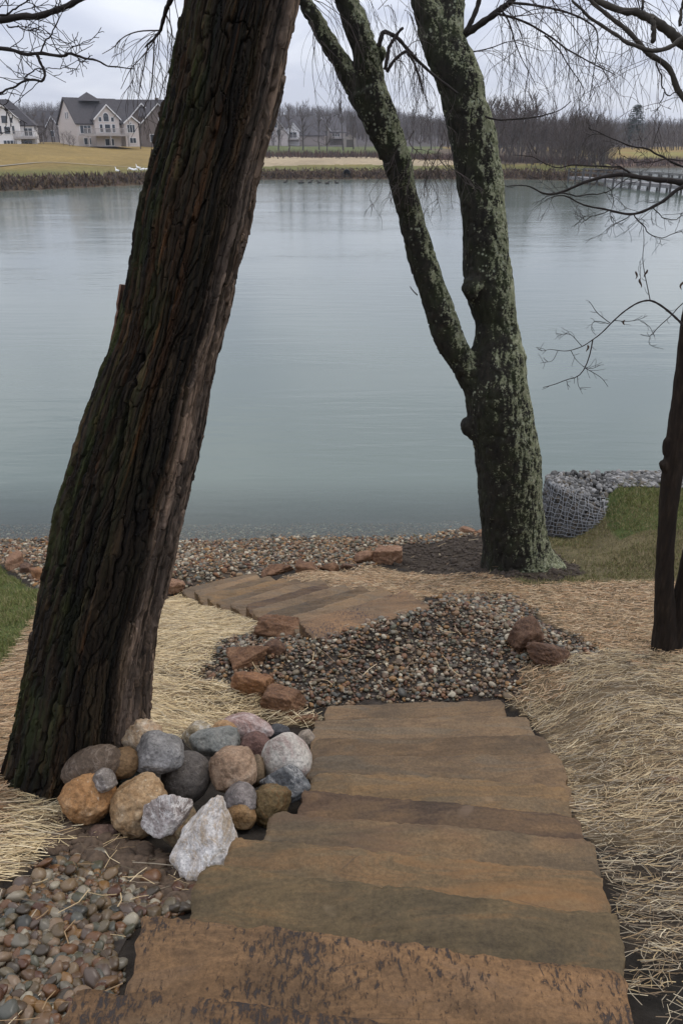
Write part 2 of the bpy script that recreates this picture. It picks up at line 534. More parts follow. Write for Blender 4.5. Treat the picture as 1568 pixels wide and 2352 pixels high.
g1 = k.noise(co, 14, 6, 0.65)
g2 = k.noise(co, 1.3, 4)
g3 = k.noise(co, 0.12, 5, 0.6)
c = k.mix(1.0, k.attr('tint'), k.ramp(g1, [(0.25, 0.55), (0.75, 1.45)]), 'MULTIPLY')
c = k.mix(1.0, c, k.ramp(g2, [(0.3, 0.80), (0.7, 1.2)]), 'MULTIPLY')
c = k.mix(1.0, c, k.ramp(g3, [(0.3, 0.82), (0.7, 1.18)]), 'MULTIPLY')
M_GROUND = k.done(c, k.bump(k.noise(co, 42, 6, 0.7), 0.7, 0.03))
ground = tag(mesh_obj('ground', V, GQ, M_GROUND, None, True, col=C), kind='structure')

# ------------------------------------------------------------------ the lake
k = NT('lake_water', 0.11, 0.5)
co = k.coord()
geo = k.n('NewGeometry')
sp_ = k.n('SeparateXYZ'); k.put(sp_.inputs[0], geo.outputs['Position'])
w1 = k.noise(k.coord('Object', (0.55, 2.6, 1)), 1.0, 3, 0.5, 0.4)
w2 = k.noise(k.coord('Object', (2.2, 7.5, 1)), 1.0, 3, 0.55)
w3 = k.noise(k.coord('Object', (0.12, 0.45, 1)), 1.0, 4, 0.5, 0.5)
patch = k.ramp(k.noise(k.coord('Object', (0.05, 0.12, 1)), 1.0, 3), [(0.42, 0.14), (0.66, 1.0)])
h = k.math('ADD', k.math('MULTIPLY', w1, 0.55), k.math('MULTIPLY', w2, 0.16))
h = k.math('MULTIPLY', h, patch)
h = k.math('ADD', h, k.math('MULTIPLY', w3, 0.35))
nrm = k.bump(h, 0.36, 0.10)
k.b.inputs['IOR'].default_value = 1.33
k.b.inputs['Base Color'].default_value = (0.100, 0.126, 0.104, 1)
k.t.links.new(nrm, k.b.inputs['Normal'])
# over the shallows one sees through to the stones of the bed
tr = k.n('BsdfTransparent'); tr.inputs[0].default_value = (0.80, 0.84, 0.80, 1)
gl = k.n('BsdfGlossy'); gl.inputs['Roughness'].default_value = 0.07; k.put(gl.inputs['Normal'], nrm)
fr = k.n('Fresnel'); fr.inputs['IOR'].default_value = 1.33; k.put(fr.inputs['Normal'], nrm)
ms = k.n('MixShader'); k.put(ms.inputs[0], fr.outputs[0]); k.put(ms.inputs[1], tr.outputs[0]); k.put(ms.inputs[2], gl.outputs[0])
dp = k.rng(sp_.outputs[1], 9.5, 11.9, 0.12, 1.0)
ms2 = k.n('MixShader'); k.put(ms2.inputs[0], dp); k.put(ms2.inputs[1], ms.outputs[0]); k.put(ms2.inputs[2], k.b.outputs[0])
k.put(k.o.inputs['Surface'], ms2.outputs[0])
M_WATER = k.m
wv = np.array([(-700, 8.5, 0), (700, 8.5, 0), (700, 420, 0), (-700, 420, 0)], float)
water = tag(mesh_obj('lake_water', wv, np.array([[0, 1, 2, 3]]), M_WATER, None, False), kind='structure')

# ------------------------------------------------------------------ stone steps
def slab_mat(name, cols, fleck=0.0, gain=1.0, fleck_col=(0.026, 0.022, 0.021), stain=None, rot=0.0, seed=0.0):
    k = NT(name, 0.7, 0.16)
    co = k.coord()
    mp = k.n('Mapping'); k.put(mp.inputs[0], co)
    mp.inputs['Location'].default_value = (seed * 3.7, seed * 1.3, seed * 2.1)
    co = mp.outputs[0]
    st = k.n('Mapping'); k.put(st.inputs[0], co); st.inputs['Scale'].default_value = (0.7, 2.6, 1.0)
    base = k.noise(st.outputs[0], 2.2, 9, 0.66, 1.6)
    c = k.ramp(base, [(0.38, tuple(q * 0.82 for q in cols[0])), (0.47, cols[0]), (0.51, cols[1]), (0.60, cols[2]), (0.68, tuple(q * 1.16 for q in cols[2]))])
    fine = k.noise(co, 75, 8, 0.78)
    c = k.mix(1.0, c, k.ramp(fine, [(0.32, 0.62), (0.68, 1.36)]), 'MULTIPLY')
    mott = k.noise(co, 9, 5, 0.6, 0.5)
    c = k.mix(1.0, c, k.ramp(mott, [(0.3, 0.88), (0.7, 1.14)]), 'MULTIPLY')
    if stain:
        sf = k.ramp(k.noise(st.outputs[0], 1.5, 4, 0.6, 0.6), [(0.50, 0.0), (0.68, 0.7)])
        c = k.mix(sf, c, stain)
    pit = k.ramp(k.vor(co, 26), [(0.05, 0.85), (0.10, 0.0)])
    pit = k.math('MULTIPLY', pit, k.ramp(k.noise(co, 7, 3), [(0.60, 0.0), (0.66, 1.0)]))
    c = k.mix(pit, c, (0.03, 0.024, 0.018))
    scar = k.ramp(k.noise(co, 5, 3, 0.5, 0.4), [(0.70, 0.0), (0.76, 0.55)])
    c = k.mix(scar, c, tuple(min(0.4, q * 1.5 + 0.03) for q in cols[1]))
    crack = k.ramp(k.vor(k.coord('Object', (1.2, 3.5, 1)), 2.2, 'DISTANCE_TO_EDGE'), [(0.0, 0.8), (0.012, 0.0)])
    crack = k.math('MULTIPLY', crack, k.ramp(k.noise(co, 2.0, 2), [(0.60, 0.0), (0.66, 0.6)]))
    c = k.mix(1.0, c, (0.99 * gain, 0.935 * gain, 0.86 * gain), 'MULTIPLY')
    wash = k.noise(co, 1.9, 3, 0.5, 0.3)
    c = k.mix(1.0, c, k.ramp(wash, [(0.35, (0.80, 0.83, 0.86)), (0.65, (1.22, 1.16, 1.08))]), 'MULTIPLY')
    c = k.mix(crack, c, (0.035, 0.03, 0.025))
    h = k.math('ADD', k.math('MULTIPLY', mott, 1.0), k.math('MULTIPLY', fine, 0.35))
    if fleck > 0:
        m2 = k.n('Mapping'); k.put(m2.inputs[0], co)
        m2.inputs['Rotation'].default_value = (0, 0, rot); m2.inputs['Scale'].default_value = (2.6, 1.0, 1.0)
        ff = k.noise(m2.outputs[0], 30, 8, 0.76, 0.5)
        pt = k.ramp(k.noise(co, 3.4, 5, 0.6), [(0.38, -0.02), (0.60, 0.125)])
        fm = k.ramp(k.math('ADD', ff, pt), [(0.70 - fleck, 0.0), (0.765 - fleck, 0.9)])
        c = k.mix(fm, c, fleck_col)
        h = k.math('SUBTRACT', h, k.math('MULTIPLY', fm, 0.35))
    return k.done(c, k.bump(h, 0.5, 0.014), k.rng(mott, 0.3, 0.7, 0.5, 0.72))

TAN = [(0.128, 0.077, 0.040), (0.152, 0.092, 0.048), (0.142, 0.092, 0.052)]
M_SLAB = {
    'fleck': slab_mat('slab_flecked_tan', TAN, 0.115, rot=0.25, gain=0.80, seed=1),
    'fleck2': slab_mat('slab_flecked_brown', [(0.122, 0.076, 0.041), (0.150, 0.092, 0.048), (0.134, 0.086, 0.050)], 0.105, rot=-0.35, seed=2),
    'olive': slab_mat('slab_olive_grey', [(0.085, 0.066, 0.038), (0.098, 0.075, 0.043), (0.128, 0.084, 0.042)], gain=0.92, seed=3),
    'ochre': slab_mat('slab_ochre', [(0.100, 0.073, 0.042), (0.124, 0.080, 0.042), (0.105, 0.079, 0.047)], stain=(0.150, 0.084, 0.036), gain=1.12, seed=4),
    'grey': slab_mat('slab_grey_brown', [(0.104, 0.078, 0.049), (0.116, 0.085, 0.051), (0.128, 0.088, 0.050)], stain=(0.112, 0.066, 0.043), seed=5),
    'plum': slab_mat('slab_plum_brown', [(0.084, 0.056, 0.037), (0.104, 0.070, 0.044), (0.128, 0.084, 0.048)], gain=0.86, seed=6),
    'sand': slab_mat('slab_sand', [(0.126, 0.085, 0.046), (0.144, 0.092, 0.045), (0.114, 0.082, 0.048)], gain=1.22, seed=7),
    'pale': slab_mat('slab_pale_brown', [(0.122, 0.086, 0.053), (0.142, 0.098, 0.057), (0.118, 0.090, 0.060)], gain=1.0, seed=8),
    'buff': slab_mat('slab_buff', [(0.122, 0.086, 0.053), (0.142, 0.098, 0.057), (0.118, 0.090, 0.060)], gain=1.22, seed=11),
    'dusk': slab_mat('slab_dusk', [(0.122, 0.086, 0.053), (0.142, 0.098, 0.057), (0.118, 0.090, 0.060)], gain=0.84, seed=12),
    'violet': slab_mat('slab_violet_flecked', [(0.150, 0.100, 0.060), (0.170, 0.106, 0.060), (0.172, 0.118, 0.072)], 0.085, fleck_col=(0.050, 0.036, 0.036), rot=0.9, seed=9),
}
def slab(name, parent, near, far, ztop, thick, mat, seed, rough=0.012):
    """near/far: ((xl,yl),(xr,yr)); builds one rough-edged stone tread"""
    nl, nr = map(np.array, near); fl, fr = map(np.array, far)
    def spaced(n):
        a = np.linspace(0, 1, n)
        return np.unique(np.concatenate([a, [0.008, 0.02, 0.98, 0.992]]))
    S, T = spaced(150), spaced(40)
    ns, ntt = len(S), len(T)
    s, t = np.meshgrid(S, T)
    P = ((1 - s) * (1 - t))[..., None] * nl + (s * (1 - t))[..., None] * nr + ((1 - s) * t)[..., None] * fl + (s * t)[..., None] * fr
    x, y = P[..., 0], P[..., 1]
    o = seed * 11.3
    ej = rough * (1.1 * n2(x + o, y * 0 + o, 3.2, seed, 2) + 0.8 * n2(x + o, y * 0, 21, seed + 3, 3) + 0.45 * n2(x + o, y * 0, 70, seed + 4, 2))
    lj = 0.7 * rough * (1.4 * n2(x * 0 + o, y + o, 8, seed + 5, 2) + 0.8 * n2(x * 0, y + o, 26, seed + 6, 3))
    dv = (fl - nl) / np.linalg.norm(fl - nl); av = (fr - fl) / np.linalg.norm(fr - fl)
    wt = sstep(0.3, 1, t); ws = 2 * sstep(0, 1, np.abs(s - 0.5) * 2) - 0.0
    P = P + (ej * wt)[..., None] * dv + (lj * ws * np.sign(s - 0.5))[..., None] * av
    # knocked-off corners
    cr2 = random.Random(seed)
    for (cs, ct) in ((0, 1), (1, 1)):
        q = np.exp(-(((s - cs) / 0.02) ** 2 + ((t - ct) / 0.07) ** 2)) * cr2.uniform(0.1, 1)
        P = P + (q * 0.016 * (1 if cs == 0 else -1))[..., None] * av - (q * 0.014 * (1 if ct else -1))[..., None] * dv
    W = np.linalg.norm(fr - fl); D = np.linalg.norm(fl - nl)
    e = np.minimum(np.minimum(s, 1 - s) * W, np.minimum(t, 1 - t) * D)
    z = ztop + 0.0035 * n2(P[..., 0] + o, P[..., 1], 3.0, seed + 8, 3) + 0.0016 * n2(P[..., 0], P[..., 1] + o, 16, seed + 9, 2)
    cl = n2(P[..., 0] * 0.55 + o, P[..., 1] * 1.3, 4.2, seed + 12, 4) * 3.2
    cf = cl - np.floor(cl)
    z = z + 0.0042 * (np.floor(cl) + sstep(0.80, 0.97, cf)) - 0.002
    lip = np.abs(n2(P[..., 0] + o, P[..., 1] + o, 10, seed + 2, 2))
    z = z - (0.003 + 0.009 * lip) * (1 - sstep(0, 0.014, e))
    V = np.concatenate([P, z[..., None]], -1).reshape(-1, 3)
    i = np.arange(ntt - 1)[:, None] * ns + np.arange(ns - 1)[None, :]
    Q = [np.stack([i, i + 1, i + ns + 1, i + ns], -1).reshape(-1, 4)]
    loop = np.concatenate([np.arange(ns), np.arange(1, ntt) * ns + ns - 1, (ntt - 1) * ns + np.arange(ns - 2, -1, -1), np.arange(ntt - 2, 0, -1) * ns])
    L = V[loop]; cen = V.mean(0)
    out = L - cen; out[:, 2] = 0; out /= np.linalg.norm(out, axis=1)[:, None]
    prev = loop; base = len(V); Vs = [V]
    for lev, (dz, am) in enumerate(((0.03, 0.010), (0.07, 0.014), (thick, 0.004))):
        nn = fbm(np.stack([L[:, 0] * 14 + o, L[:, 1] * 14, np.full(len(L), dz * 30)], 1), seed + 20, 3)
        ring = L + out * (am * nn[:, None]); ring[:, 2] = L[:, 2] - dz
        cur = base + np.arange(len(L)); base += len(L)
        Vs.append(ring)
        Q.append(np.stack([prev, np.roll(prev, -1), np.roll(cur, -1), cur], 1)[:, ::-1])
        prev = cur
    Vs.append(cen[None] - [[0, 0, thick]])
    T3 = np.stack([prev, np.full(len(prev), base), np.roll(prev, -1)], 1)
    o = mesh_obj(name, np.vstack(Vs), Q + [T3], mat, parent, True)
    o.data.set_sharp_from_angle(angle=R(38))
    return o

stairs = thing('stone_staircase', 'upper flight of wide brown stone slab steps going down to the gravel landing', 'staircase', (0.2, 1.0, 2.6))
FL = [  # far-left corner, far-right corner, kind, label
    ((-0.571, 1.223), (0.575, 1.071), 'fleck', 'nearest step, tan with black flecks'),
    ((-0.489, 1.526), (0.685, 1.361), 'fleck2', 'tan step streaked with dark flecks'),
    ((-0.409, 1.829), (0.778, 1.652), 'olive', 'olive grey step'),
    ((-0.363, 2.079), (0.823, 1.912), 'ochre', 'grey step with an orange band'),
    ((-0.262, 2.346), (0.880, 2.203), 'grey', 'grey brown step with a reddish stain'),
    ((-0.156, 2.611), (0.913, 2.468), 'plum', 'dark plum brown step'),
    ((-0.127, 2.887), (0.950, 2.792), 'sand', 'ochre sandy step'),
    ((-0.133, 3.149), (1.043, 3.171), 'pale', None),
    ((-0.135, 3.455), (1.055, 3.489), 'dusk', None),
    ((-0.140, 3.802), (1.048, 3.833), 'buff', None),
    ((-0.095, 4.126), (0.988, 4.182), 'pale', 'last short step beside the gravel landing')]
for i, (l, r, kind, lab) in enumerate(FL):
    if i == 0: near = ((-0.66, 0.45), (0.44, 0.40))
    else:
        pl_, pr_ = FL[i - 1][0], FL[i - 1][1]
        near = ((l[0] - 0.035, pl_[1] - 0.07), (r[0] - [0, 0.10, 0.10, 0.06, 0.045, 0.035, 0.03, 0.02, 0.02, 0.02, 0.02][i], pr_[1] - 0.07))
    st_ = slab('step', stairs, near, (l, r), 3.05 - 0.145 * i, 0.142, M_SLAB[kind], 40 + i * 3)
    if lab: st_['label'] = lab

stairs2 = thing('stone_staircase', 'lower flight of stone steps beyond the gravel landing, turning left to the beach', 'staircase', (S2_O[0], S2_O[1], 1.4))
kinds2 = ['violet', 'buff', 'dusk', 'buff', 'plum', 'buff', 'dusk', 'sand', 'grey', 'buff', 'pale']
for i in range(S2_COUNT):
    r_ = random.Random(90 + i)
    s0 = i * S2_RUN - (0.05 if i else 0.06); s1 = (i + 1) * S2_RUN + r_.uniform(-0.01, 0.01)
    wl_ = -0.475 - r_.uniform(-0.02, 0.05); wr_ = 0.46 + r_.uniform(-0.10, 0.05) - 0.016 * i
    if i == 0: wr_ = 0.50
    sk = r_.uniform(-0.012, 0.012)
    P = lambda s, t: tuple(S2_O + S2_D * s + S2_N * t)
    st_ = slab('step', stairs2, (P(s0, wl_), P(s0, wr_)), (P(s1 + sk, wl_), P(s1 - sk, wr_)), 1.50 - S2_RISE * i, 0.115, M_SLAB[kinds2[i]], 140 + i * 3, 0.014)
    if i == 0: st_['label'] = 'top step with dark violet flecks'

# ------------------------------------------------------------------ rocks
def rot_mat(rx, ry, rz):
    cx_, sx_ = math.cos(rx), math.sin(rx); cy_, sy_ = math.cos(ry), math.sin(ry); cz_, sz_ = math.cos(rz), math.sin(rz)
    A = np.array([[1, 0, 0], [0, cx_, -sx_], [0, sx_, cx_]]); B = np.array([[cy_, 0, sy_], [0, 1, 0], [-sy_, 0, cy_]]); Cc = np.array([[cz_, -sz_, 0], [sz_, cz_, 0], [0, 0, 1]])
    return Cc @ B @ A
def rock_shape(seed, sub=4, angular=0.16, lump=0.10, fine=0.02, planes=13, egg=0.0, strata=0.0, block=False):
    V, F = ICO[sub]
    r_ = np.random.RandomState(seed)
    n = V.copy()
    rad = 1 + lump * fbm(n * 1.3 + seed * 3.1, seed, 2) * 1.6
    if angular > 0:
        N = r_.normal(size=(planes, 3)); N /= np.linalg.norm(N, axis=1)[:, None]
        dd = r_.uniform(0.62, 0.98, planes)
        if block:
            B6 = np.vstack([np.eye(3), -np.eye(3)]) + r_.normal(0, 0.30, (6, 3)); B6 /= np.linalg.norm(B6, axis=1)[:, None]
            N = np.vstack([B6, N]); dd = np.concatenate([r_.uniform(0.52, 0.74, 6), r_.uniform(0.68, 0.9, len(N) - 6)])
        q = n @ N.T
        with np.errstate(divide='ignore', invalid='ignore'):
            rr = np.where(q > 0.05, dd / q, 9.0)
        cut = np.minimum(rr.min(1), 1.28)
        rad = lerp(rad, cut * (1 + 0.4 * lump * fbm(n * 2.2, seed + 1, 2)), angular)
    rad = rad * (1 + fine * fbm(n * 6 + seed, seed + 5, 4) * 1.8)
    if angular > 0:
        rad = rad * (1 - 0.05 * angular * np.clip(fbm(n * 3.5 + seed, seed + 15, 3) * 3 - 0.4, 0, 1))
    P = n * rad[:, None]
    if strata: P[:, 2] = P[:, 2] + strata * np.round(P[:, 2] * 4 + 0.5 * fbm(n * 2, seed + 9, 2)) / 4 * 0.25
    if egg: P[:, :2] *= (1 - egg * P[:, 2:3])
    return P, F

def rock_mat(name, c1, c2, c3, speck=0.0, speck_col=(0.5, 0.48, 0.45), vein=None, scale=1.0, rough=0.72):
    k = NT(name, rough, 0.3)
    co = k.coord()
    a = k.noise(co, 7 * scale, 9, 0.70, 0.6)
    c = k.ramp(a, [(0.36, c1), (0.5, c2), (0.62, c3)])
    f = k.noise(co, 70, 6, 0.72)
    c = k.mix(1.0, c, k.ramp(f, [(0.32, 0.55), (0.68, 1.40)]), 'MULTIPLY')
    c = k.mix(1.0, c, k.ramp(k.noise(co, 3.2, 4, 0.6), [(0.3, (0.74, 0.70, 0.64)), (0.62, (1.06, 1.05, 1.03))]), 'MULTIPLY')
    if speck:
        s_ = k.ramp(k.noise(co, 62, 4, 0.65), [(0.68 - speck * 0.14, 0.0), (0.74 - speck * 0.14, 0.75)])
        c = k.mix(s_, c, speck_col)
    if vein:
        v_ = k.ramp(k.noise(co, 3.4 * scale, 6, 0.66, 0.9), [(0.485, 0.0), (0.498, 0.65), (0.502, 0.65), (0.515, 0.0)])
        c = k.mix(v_, c, vein)
    pits = k.noise(co, 24, 5, 0.65)
    c = k.mix(1.0, c, (1.0, 0.965, 0.90), 'MULTIPLY')
    return k.done(c, k.bump(k.math('ADD', k.math('MULTIPLY', pits, 1.0), k.math('MULTIPLY', f, 0.6)), 0.8, 0.014))

def put_rock(name, u, v, w, h, mat, seed, label, cat, group, lift=0.0, roll=0.0, yaw=None, deep=1.0, sink=0.72, sub=4, tmax=14.0, **kw):
    """a rock whose middle shows at photo position (u, v), w by h photo pixels large, resting on the ground or, with lift, on its neighbours"""
    p = gp(u, v, 0.08, tmax)
    for _ in range(3):
        m = px(p); hz = h * 0.5 * m
        p = gp(u, v, sink * hz + lift, tmax)
    m = px(p)
    a, c = w * 0.5 * m, h * 0.5 * m
    b = c * deep if w / h < 1.6 else (a + c) * 0.42 * deep
    S, F = rock_shape(seed, sub, **kw)
    ext = (S.max(0) - S.min(0)) / 2; mid = (S.max(0) + S.min(0)) / 2
    S = (S - mid) / ext
    S = S * np.array([a, b, c])
    S = S @ rot_mat(0, R(roll), R(yaw if yaw is not None else (seed * 37 % 40) - 20)).T
    o = mesh_obj(name, S + p, F, mat, None, True)
    center_origin(o, p)
    return tag(o, label, cat, group)

GB = 'boulders piled beside the steps'
def bz(zx, zy): return 122.5 + zx * 0.3993, 1619.8 + zy * 0.3993
WHT, GRY, TANB = (0.52, 0.51, 0.50), (0.16, 0.16, 0.165), (0.34, 0.225, 0.125)
BOULD = [
 # zx, zy, w, h, lift, roll, shape, colours (c1,c2,c3,speck,speckcol,vein), label
 (225, 362, 350, 240, 0.16, -24, dict(angular=0.25, lump=0.06), ((0.085, 0.062, 0.045), (0.105, 0.078, 0.058), (0.13, 0.095, 0.07), 0.1, (0.2, 0.17, 0.14), (0.20, 0.16, 0.13)), 'wide dark brown boulder with a pale vein against the leaning trunk'),
 (385, 335, 210, 180, 0.2, -28, dict(angular=0.3, lump=0.08), ((0.12, 0.075, 0.036), (0.155, 0.098, 0.05), (0.19, 0.125, 0.065), 0.1, (0.3, 0.24, 0.16), None), 'tan brown boulder half hidden behind the small teal one'),
 (512, 185, 235, 225, 0.27, 10, dict(angular=0.65, lump=0.10, fine=0.04), ((0.30, 0.20, 0.11), (0.44, 0.36, 0.27), (0.55, 0.50, 0.44), 0.3, WHT, (0.36, 0.22, 0.12)), 'rough cream and tan quartz boulder at the back beside the trunk'),
 (600, 278, 285, 235, 0.24, -16, dict(lump=0.12, angular=0.35, fine=0.03), ((0.15, 0.15, 0.155), (0.225, 0.225, 0.23), (0.30, 0.30, 0.31), 0.7, (0.06, 0.058, 0.06), None), 'mottled grey rounded boulder with dark spots, high at the back'),
 (458, 410, 165, 160, 0.13, 5, dict(lump=0.05), ((0.065, 0.088, 0.084), (0.085, 0.112, 0.108), (0.11, 0.135, 0.13), 0.2, (0.16, 0.18, 0.18), None), 'small blue green rounded boulder'),
 (300, 437, 140, 130, 0.19, 20, dict(angular=0.6, lump=0.1), ((0.10, 0.09, 0.08), (0.20, 0.18, 0.17), (0.40, 0.38, 0.36), 0.5, WHT, None), 'small grey and white speckled rock behind the orange ball'),
 (198, 540, 295, 300, 0.05, 0, dict(lump=0.08, fine=0.05, angular=0.3), ((0.24, 0.125, 0.05), (0.34, 0.19, 0.085), (0.42, 0.27, 0.15), 0.35, (0.50, 0.40, 0.30), None), 'orange ball shaped boulder in front of the trunk'),
 (505, 582, 345, 310, 0.05, -42, dict(lump=0.12, fine=0.045, angular=0.45), ((0.27, 0.165, 0.080), (0.36, 0.25, 0.145), (0.44, 0.34, 0.23), 0.35, (0.52, 0.45, 0.34), None), 'big tan boulder tilted in the middle of the pile front'),
 (768, 408, 280, 290, 0.10, 0, dict(lump=0.04, fine=0.015), ((0.082, 0.074, 0.070), (0.10, 0.090, 0.084), (0.12, 0.108, 0.10), 0.55, (0.19, 0.175, 0.165), None), 'dark charcoal round granite boulder at the centre of the pile'),
 (930, 225, 290, 170, 0.13, 10, dict(lump=0.12, angular=0.4, fine=0.03), ((0.15, 0.165, 0.165), (0.20, 0.21, 0.205), (0.25, 0.25, 0.24), 0.3, (0.30, 0.31, 0.30), None), 'smooth green grey boulder on top at the back'),
 (830, 180, 190, 165, 0.07, -15, dict(angular=0.5, lump=0.1), ((0.20, 0.15, 0.085), (0.29, 0.25, 0.175), (0.42, 0.40, 0.36), 0.2, WHT, (0.5, 0.48, 0.45)), 'yellowish boulder with a white corner behind the green grey one'),
 (985, 152, 150, 120, 0.07, 20, dict(lump=0.08), ((0.24, 0.155, 0.085), (0.36, 0.225, 0.115), (0.42, 0.28, 0.16), 0.1, WHT, None), 'small orange tan boulder at the back of the pile'),
 (1125, 132, 285, 165, 0.06, 12, dict(angular=0.45, lump=0.1), ((0.22, 0.12, 0.10), (0.38, 0.30, 0.29), (0.47, 0.42, 0.42), 0.3, (0.52, 0.48, 0.48), None), 'pinkish grey boulder with a rusty corner at the back'),
 (1290, 155, 140, 100, 0.04, 10, dict(angular=0.5, lump=0.1), ((0.045, 0.047, 0.055), (0.065, 0.068, 0.076), (0.09, 0.092, 0.10), 0.1, GRY, None), 'dark slate coloured stone behind the white egg shaped boulder'),
 (1172, 240, 190, 160, 0.12, 15, dict(lump=0.10, angular=0.3), ((0.105, 0.060, 0.052), (0.14, 0.080, 0.068), (0.165, 0.098, 0.085), 0.2, (0.22, 0.15, 0.14), None), 'maroon rounded boulder left of the white one'),
 (1165, 385, 120, 190, 0.10, 10, dict(lump=0.1, angular=0.3), ((0.12, 0.085, 0.05), (0.17, 0.125, 0.08), (0.22, 0.165, 0.11), 0.3, (0.3, 0.25, 0.18), None), 'mossy tan boulder squeezed behind the big pinkish tan one'),
 (1025, 370, 300, 272, 0.16, -8, dict(lump=0.10, fine=0.04, angular=0.4), ((0.22, 0.145, 0.10), (0.30, 0.21, 0.145), (0.36, 0.27, 0.20), 0.4, (0.42, 0.35, 0.28), None), 'big round pinkish tan boulder on top of the pile'),
 (1346, 276, 285, 285, 0.15, 6, dict(lump=0.04, fine=0.012, egg=0.46), ((0.40, 0.30, 0.29), (0.50, 0.48, 0.45), (0.56, 0.545, 0.52), 0.0, WHT, None), 'smooth white egg shaped boulder with a pink streak next to the steps'),
 (1465, 195, 120, 100, 0.05, 35, dict(angular=0.4, lump=0.1), ((0.20, 0.165, 0.13), (0.28, 0.24, 0.20), (0.34, 0.30, 0.26), 0.2, WHT, None), 'small buff stone between the white boulder and the steps'),
 (1335, 430, 290, 240, 0.10, 12, dict(angular=1.0, lump=0.12, fine=0.04, planes=10), ((0.060, 0.066, 0.076), (0.115, 0.125, 0.138), (0.25, 0.26, 0.27), 0.2, (0.4, 0.4, 0.4), (0.42, 0.42, 0.42)), 'jagged blue grey rock with white veins beside the steps'),
 (1243, 568, 208, 255, 0.02, 0, dict(lump=0.10, fine=0.05, angular=0.35), ((0.11, 0.072, 0.030), (0.145, 0.105, 0.050), (0.19, 0.15, 0.085), 0.3, (0.25, 0.20, 0.12), (0.17, 0.085, 0.03)), 'olive brown egg shaped boulder touching the step edge'),
 (1070, 555, 200, 190, 0.07, -30, dict(angular=0.4, lump=0.1), ((0.13, 0.12, 0.12), (0.20, 0.18, 0.18), (0.28, 0.26, 0.26), 0.4, (0.38, 0.36, 0.36), None), 'grey lumpy boulder under the big pinkish tan one'),
 (1075, 630, 170, 190, 0.02, -25, dict(angular=0.5, lump=0.1), ((0.17, 0.095, 0.04), (0.24, 0.15, 0.07), (0.30, 0.21, 0.12), 0.3, (0.38, 0.30, 0.2), None), 'rusty brown rough boulder behind the white pointed rock'),
 (645, 632, 310, 245, 0.13, -28, dict(angular=0.85, lump=0.12, fine=0.05), ((0.18, 0.145, 0.135), (0.33, 0.30, 0.30), (0.56, 0.55, 0.55), 0.4, (0.66, 0.65, 0.64), (0.66, 0.65, 0.64)), 'glittering purple grey quartz rock leaning on the big tan boulder'),
 (735, 700, 215, 255, 0.06, 10, dict(angular=0.6, lump=0.08), ((0.17, 0.10, 0.055), (0.19, 0.15, 0.095), (0.15, 0.14, 0.10), 0.2, (0.3, 0.27, 0.2), None), 'greenish brown blocky boulder left of the white pointed rock'),
 (885, 760, 345, 430, 0.05, 14, dict(angular=0.8, lump=0.10, fine=0.05, planes=14, egg=0.50), ((0.40, 0.33, 0.25), (0.53, 0.52, 0.53), (0.72, 0.72, 0.72), 0.3, (0.78, 0.78, 0.78), (0.36, 0.27, 0.17)), 'big white pointed quartz rock at the front of the pile'),
 (290, 738, 180, 105, 0.0, 5, dict(angular=0.8, lump=0.1), ((0.075, 0.048, 0.040), (0.12, 0.078, 0.062), (0.17, 0.12, 0.10), 0.2, (0.3, 0.25, 0.22), None), 'flat dark reddish stone lying in the soil in front of the pile'),
]
for i, (zx, zy, w, h, lift, roll, sh, cc, lab) in enumerate(BOULD):
    u, v = bz(zx, zy)
    m_ = rock_mat('boulder_stone', cc[0], cc[1], cc[2], cc[3], cc[4], cc[5], scale=1.2)
    put_rock('boulder', u, v, w * 0.3993 * 1.04, h * 0.3993 * 1.04, m_, 300 + i * 7, lab, 'boulder', GB, lift=lift, roll=roll, **sh)

